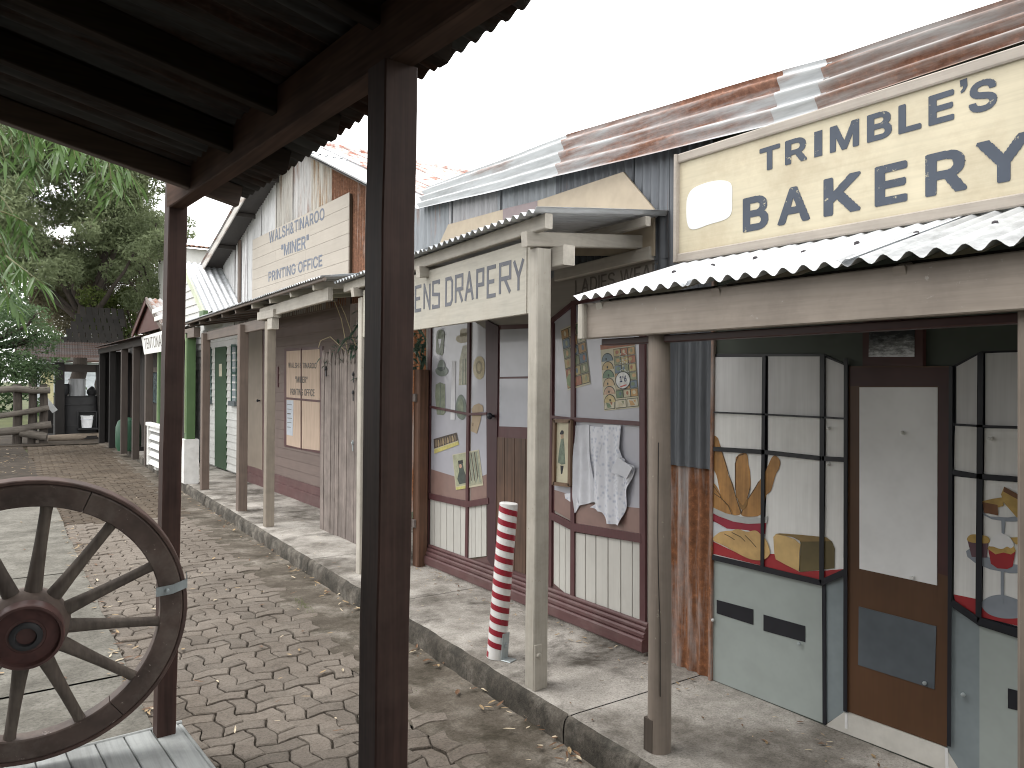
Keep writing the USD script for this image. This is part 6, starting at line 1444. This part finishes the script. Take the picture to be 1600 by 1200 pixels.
for k in range(len(s_) - 1):
    e0, e1_ = s_[k], s_[k + 1] + .05
    A_, B_ = vp(e0, .285, rz(e0, .285) + .106), vp(e1_, .285, rz(e1_, .285) + .106)
    C_, D_ = vp(e0, -2.7, rz(e0, -2.7) + .112), vp(e1_, -2.7, rz(e1_, -2.7) + .112)
    obj('roof_sheet', corr(A_, B_, C_, D_, (pit, 0, 1), seed=250 + k, nr=4, pitch=.076, amp=.010), VROOF, VD, smooth=50)
# boards of the house behind, out of the picture, and the deck
obj('house_wall', [boxm((-1.80, -4.5, 0), (-1.70, 4.4, 3.9)), boxm((-1.8, -4.6, 0), (.9, -4.5, 3.9))], paint('dark_house_boards', (0.10, 0.08, 0.07), grain='y'), VD)
DECKM = paint('grey_deck_board', (0.33, 0.345, 0.34), grain='y', gv=.25, var=.1, rnd=.07, rough=.8, dirt=.35, dirtcol=(.16, .16, .15))
DKT = thing('deck', 'grey weathered deck boards under the near verandah', 'deck', (.2, 2, .1))
out = .065; k = 0
while out > -2.3:
    obj('deck_board', beam(vp(-4.5, out - .06, DK - .014), vp(VL + .07, out - .06, DK - .014), .119, .028, (0, 0, 1), .004), DECKM, DKT); out -= .125
obj('deck_edge', beam(vp(-4.5, .078, DK - .055), vp(VL + .07, .078, DK - .055), .022, .10, (0, 0, 1)), DECKM, DKT)
obj('deck_end', beam(vp(VL + .084, .09, DK - .05), vp(VL + .084, -2.4, DK - .05), .022, .11, (0, 0, 1)), DECKM, DKT)

# ------------------------------------------------------------------ wagon wheel strapped to the post
tl = math.radians(7)
wc = np.array([0.212, 3.975, 0.825]); Rw = .645
wn = unit((-.10, -math.cos(tl), -math.sin(tl)))            # towards the viewer
we1 = unit(np.cross(wn, (0, 0, 1))) * -1; we2 = np.cross(we1, wn) * -1
if we2[2] < 0: we2 = -we2
WW = thing('wagon_wheel', 'old wooden wagon wheel with twelve spokes strapped to the dark verandah post', 'wheel', wc - (0, 0, Rw))
WRIM = paint('worn_red_brown_rim', (0.088, 0.062, 0.052), var=.4, scale=7, rough=.6, dirt=.75, dirtcol=(.17, .14, .12), dscale=5, chips=.14, chipcol=(.3, .25, .22))
WSP = paint('grey_brown_spoke', (0.125, 0.102, 0.084), var=.3, scale=6, grain='z', gv=.4, rough=.7, dirt=.4, dirtcol=(.05, .035, .032))
TYR = paint('rusted_tyre', (0.10, 0.062, 0.052), var=.35, scale=9, rough=.65, dirt=.4, dirtcol=(.05, .04, .038))
def wp(r, th, o): return wc + we1 * r * math.cos(th) + we2 * r * math.sin(th) + wn * o
def ring_seg(r0, r1, o0, o1, th0, th1, n, ch=.006):
    rings = []
    for i in range(n + 1):
        th = th0 + (th1 - th0) * i / n
        sec = [(r0 + ch, o0), (r1 - ch, o0), (r1, o0 + ch), (r1, o1 - ch), (r1 - ch, o1), (r0 + ch, o1), (r0, o1 - ch), (r0, o0 + ch)]
        rings.append(np.array([wp(r, th, o) for r, o in sec]))
    return loft(rings)
for k in range(6):
    a = math.radians(82.5 - 15 + 60 * k)
    obj('felloe', ring_seg(Rw - .118, Rw - .021, -.036, .036, a + .004, a + math.pi / 3 - .004, 14), WRIM, WW, smooth=35)
obj('tyre', ring_seg(Rw - .019, Rw, -.040, .034, 0, 2 * math.pi, 72, .004), TYR, WW, smooth=35)
for k in range(12):
    th = math.radians(82.5 + 30 * k); c_, s2 = math.cos(th), math.sin(th)
    a, b = wp(.13, th, .045), wp(Rw - .112, th, .008)
    m_ = (a * .45 + b * .55)
    sid = unit(np.cross(b - a, wn))
    rings = []
    for t, w, d in ((0, .062, .058), (.12, .060, .056), (.3, .052, .05), (.6, .044, .044), (.9, .042, .042), (1, .046, .044)):
        o_ = a + (b - a) * t
        rings.append(np.array([o_ + sid * w / 2 * math.cos(q_) * (1 + .12 * math.cos(2 * q_) ** 2) + wn * d / 2 * math.sin(q_) for q_ in np.arange(10) / 10 * 2 * math.pi]))
    obj('spoke', loft(rings), WSP, WW, smooth=50)
HUBM = paint('hub_wood', (0.11, 0.08, 0.066), var=.4, scale=14, grain=None, gv=.4, rough=.8, dirt=.5, dirtcol=(.14, .11, .095))
HUB = obj('hub', lathe([(.10, -.12), (.125, -.06), (.155, -.02), (.165, .03), (.158, .075), (.142, .10), (.135, .125), (.001, .125)], wc, wn, 32), HUBM, WW, smooth=40)
obj('hub_band', lathe([(.120, .10), (.141, .10), (.143, .165), (.139, .172), (.128, .172), (.122, .15)], wc, wn, 32), paint('hub_band_rust', (0.085, 0.042, 0.037), var=.3, scale=12, rough=.55), HUB, smooth=40)
obj('hub_face', lathe([(.125, .12), (.122, .150), (.075, .152), (.065, .142), (.06, .12)], wc, wn, 28), paint('hub_face_red', (0.075, 0.032, 0.028), var=.35, scale=16, rough=.7), HUB, smooth=40)
obj('axle_box', lathe([(.062, .10), (.062, .158), (.052, .166), (.040, .166), (.036, .155), (.036, .02), (.001, .018)], wc, wn, 24), HNG, HUB, smooth=40)
th = math.radians(8.5)
stp = [wp(Rw - .13, th + .02, .02), wp(Rw - .13, th + .02, .0425), wp(Rw - .06, th + .012, .0435), wp(Rw + .006, th + .03, .042), wp(Rw + .010, th + .03, .0), wp(Rw + .012, th + .03, -.06)]
ts = [beam(stp[i], stp[i + 1], .042 if i else .042, .004, wn if i in (3, 4) else (wn if i == 0 else we1 * 0 + wn), .001) for i in range(1, 5)]
def band(pts, w):
    rings = []
    for i, p_ in enumerate(pts):
        rings.append(np.array([p_ + we2 * w / 2, p_ - we2 * w / 2]))
    V = np.vstack(rings); F = []
    for i in range(len(pts) - 1): a = 2 * i; F += [(a, a + 1, a + 3), (a, a + 3, a + 2)]
    return V, np.array(F)
obj('strap', cat([band(stp, .044), band([p_ + wn * .003 for p_ in stp], .044)]), STEEL, WW)
obj('strap_bolt', lathe([(0, .012), (.008, .010), (.011, 0), (.011, -.004)], wp(Rw - .085, th + .015, .047), wn, 8), STEEL, WW)

# ================================================================== LITTER: fallen leaves and bits
LV = [paint('dry_leaf_tan', (0.34, 0.24, 0.13), var=.4, scale=40), paint('dry_leaf_brown', (0.14, 0.075, 0.04), var=.4, scale=40), paint('dry_leaf_pale', (0.5, 0.42, 0.3), var=.3, scale=40)]
rl = np.random.default_rng(33)
def litter(pts, zf, sc):
    out_ = [[], [], []]
    for x, y in pts:
        a = rl.uniform(0, 2 * math.pi); l = sc * rl.uniform(.5, 1.5)
        b = blade((x, y, zf(x, y) + .004), (math.cos(a), math.sin(a), rl.uniform(.0, .22)), l, l * rl.uniform(.16, .4), rl.uniform(-.1, .2), 3)
        out_[rl.choice(3, p=[.42, .38, .2])].append(b)
    return out_
pts = []
for _ in range(240):
    y = 1.5 + 16 * rl.random() ** 1.4; pts.append((edgeX(y) - abs(rl.normal(0, .09)) - .02, y))
for _ in range(90):
    y = 1.5 + 12 * rl.random(); pts.append((rl.uniform(leftX(y), gutX(y)), y))
for _ in range(150):
    y = 2.2 + 10 * rl.random(); pts.append((leftX(y) + rl.normal(-.02, .05), y))
for _ in range(40):
    pts.append((rl.uniform(-.6, .8), rl.uniform(4.3, 12)))
def zf1(x, y): return .012
A_l = litter(pts, zf1, .05)
pts = []
for _ in range(160):
    y = 1.5 + 5 * rl.random(); pts.append((3.6 - abs(rl.normal(0, .16)) - .08, y))
for _ in range(120):
    y = 1.5 + 10 * rl.random(); pts.append((rl.uniform(edgeX(y) + .05, 3.5), y))
B_l = litter(pts, lambda x, y: ZP + .006, .028)
pts = [(rl.uniform(-4, 1.1), rl.uniform(13.6, 25)) for _ in range(900)]
C_l = litter(pts, lambda x, y: .05, .08)
pts = [(rl.uniform(3.32, 3.8), rl.uniform(13.9, 14.6)) for _ in range(50)]
for nm, col, a, b, c in zip(('tan', 'brown', 'pale'), LV, A_l, B_l, C_l):
    obj('leaf_litter', a + b + c, col, label='scattered %s dry leaves along the kerb, the path and under the trees' % nm, category='leaves', kind='stuff')
BARKS = thing('bark_strip', 'pale curled strips of bark lying in the gutter by the kerb', 'bark', (2.45, 4, 0))
for (x, y), (x2, y2) in (((648, 1003), (682, 1022)), ((1075, 1150), (1090, 1160)), ((752, 1075), (768, 1082)), ((500, 906), (522, 918)), ((690, 1030), (712, 1044)), ((815, 1112), (830, 1124))):
    a, b = on(2, .015, x, y), on(2, .015, x2, y2)
    obj('strip', [blade(a, b - a, np.linalg.norm(b - a) * 1.3, .022, -.05, 5)], LV[2], BARKS)
# tufts of moss and grass in the gutter joints
TG_ = [blade((gutX(y) + rl.normal(0, .02), y, 0), (rl.normal(0, .5), rl.normal(0, .5), 1), rl.uniform(.012, .035), .004, .6, 3) for y in np.r_[rl.normal(6.35, .12, 130), rl.normal(4.4, .1, 40)]]
obj('gutter_grass', TG_, L_YEL, label='tiny green tufts growing where pavers meet the gutter', category='grass', kind='stuff')
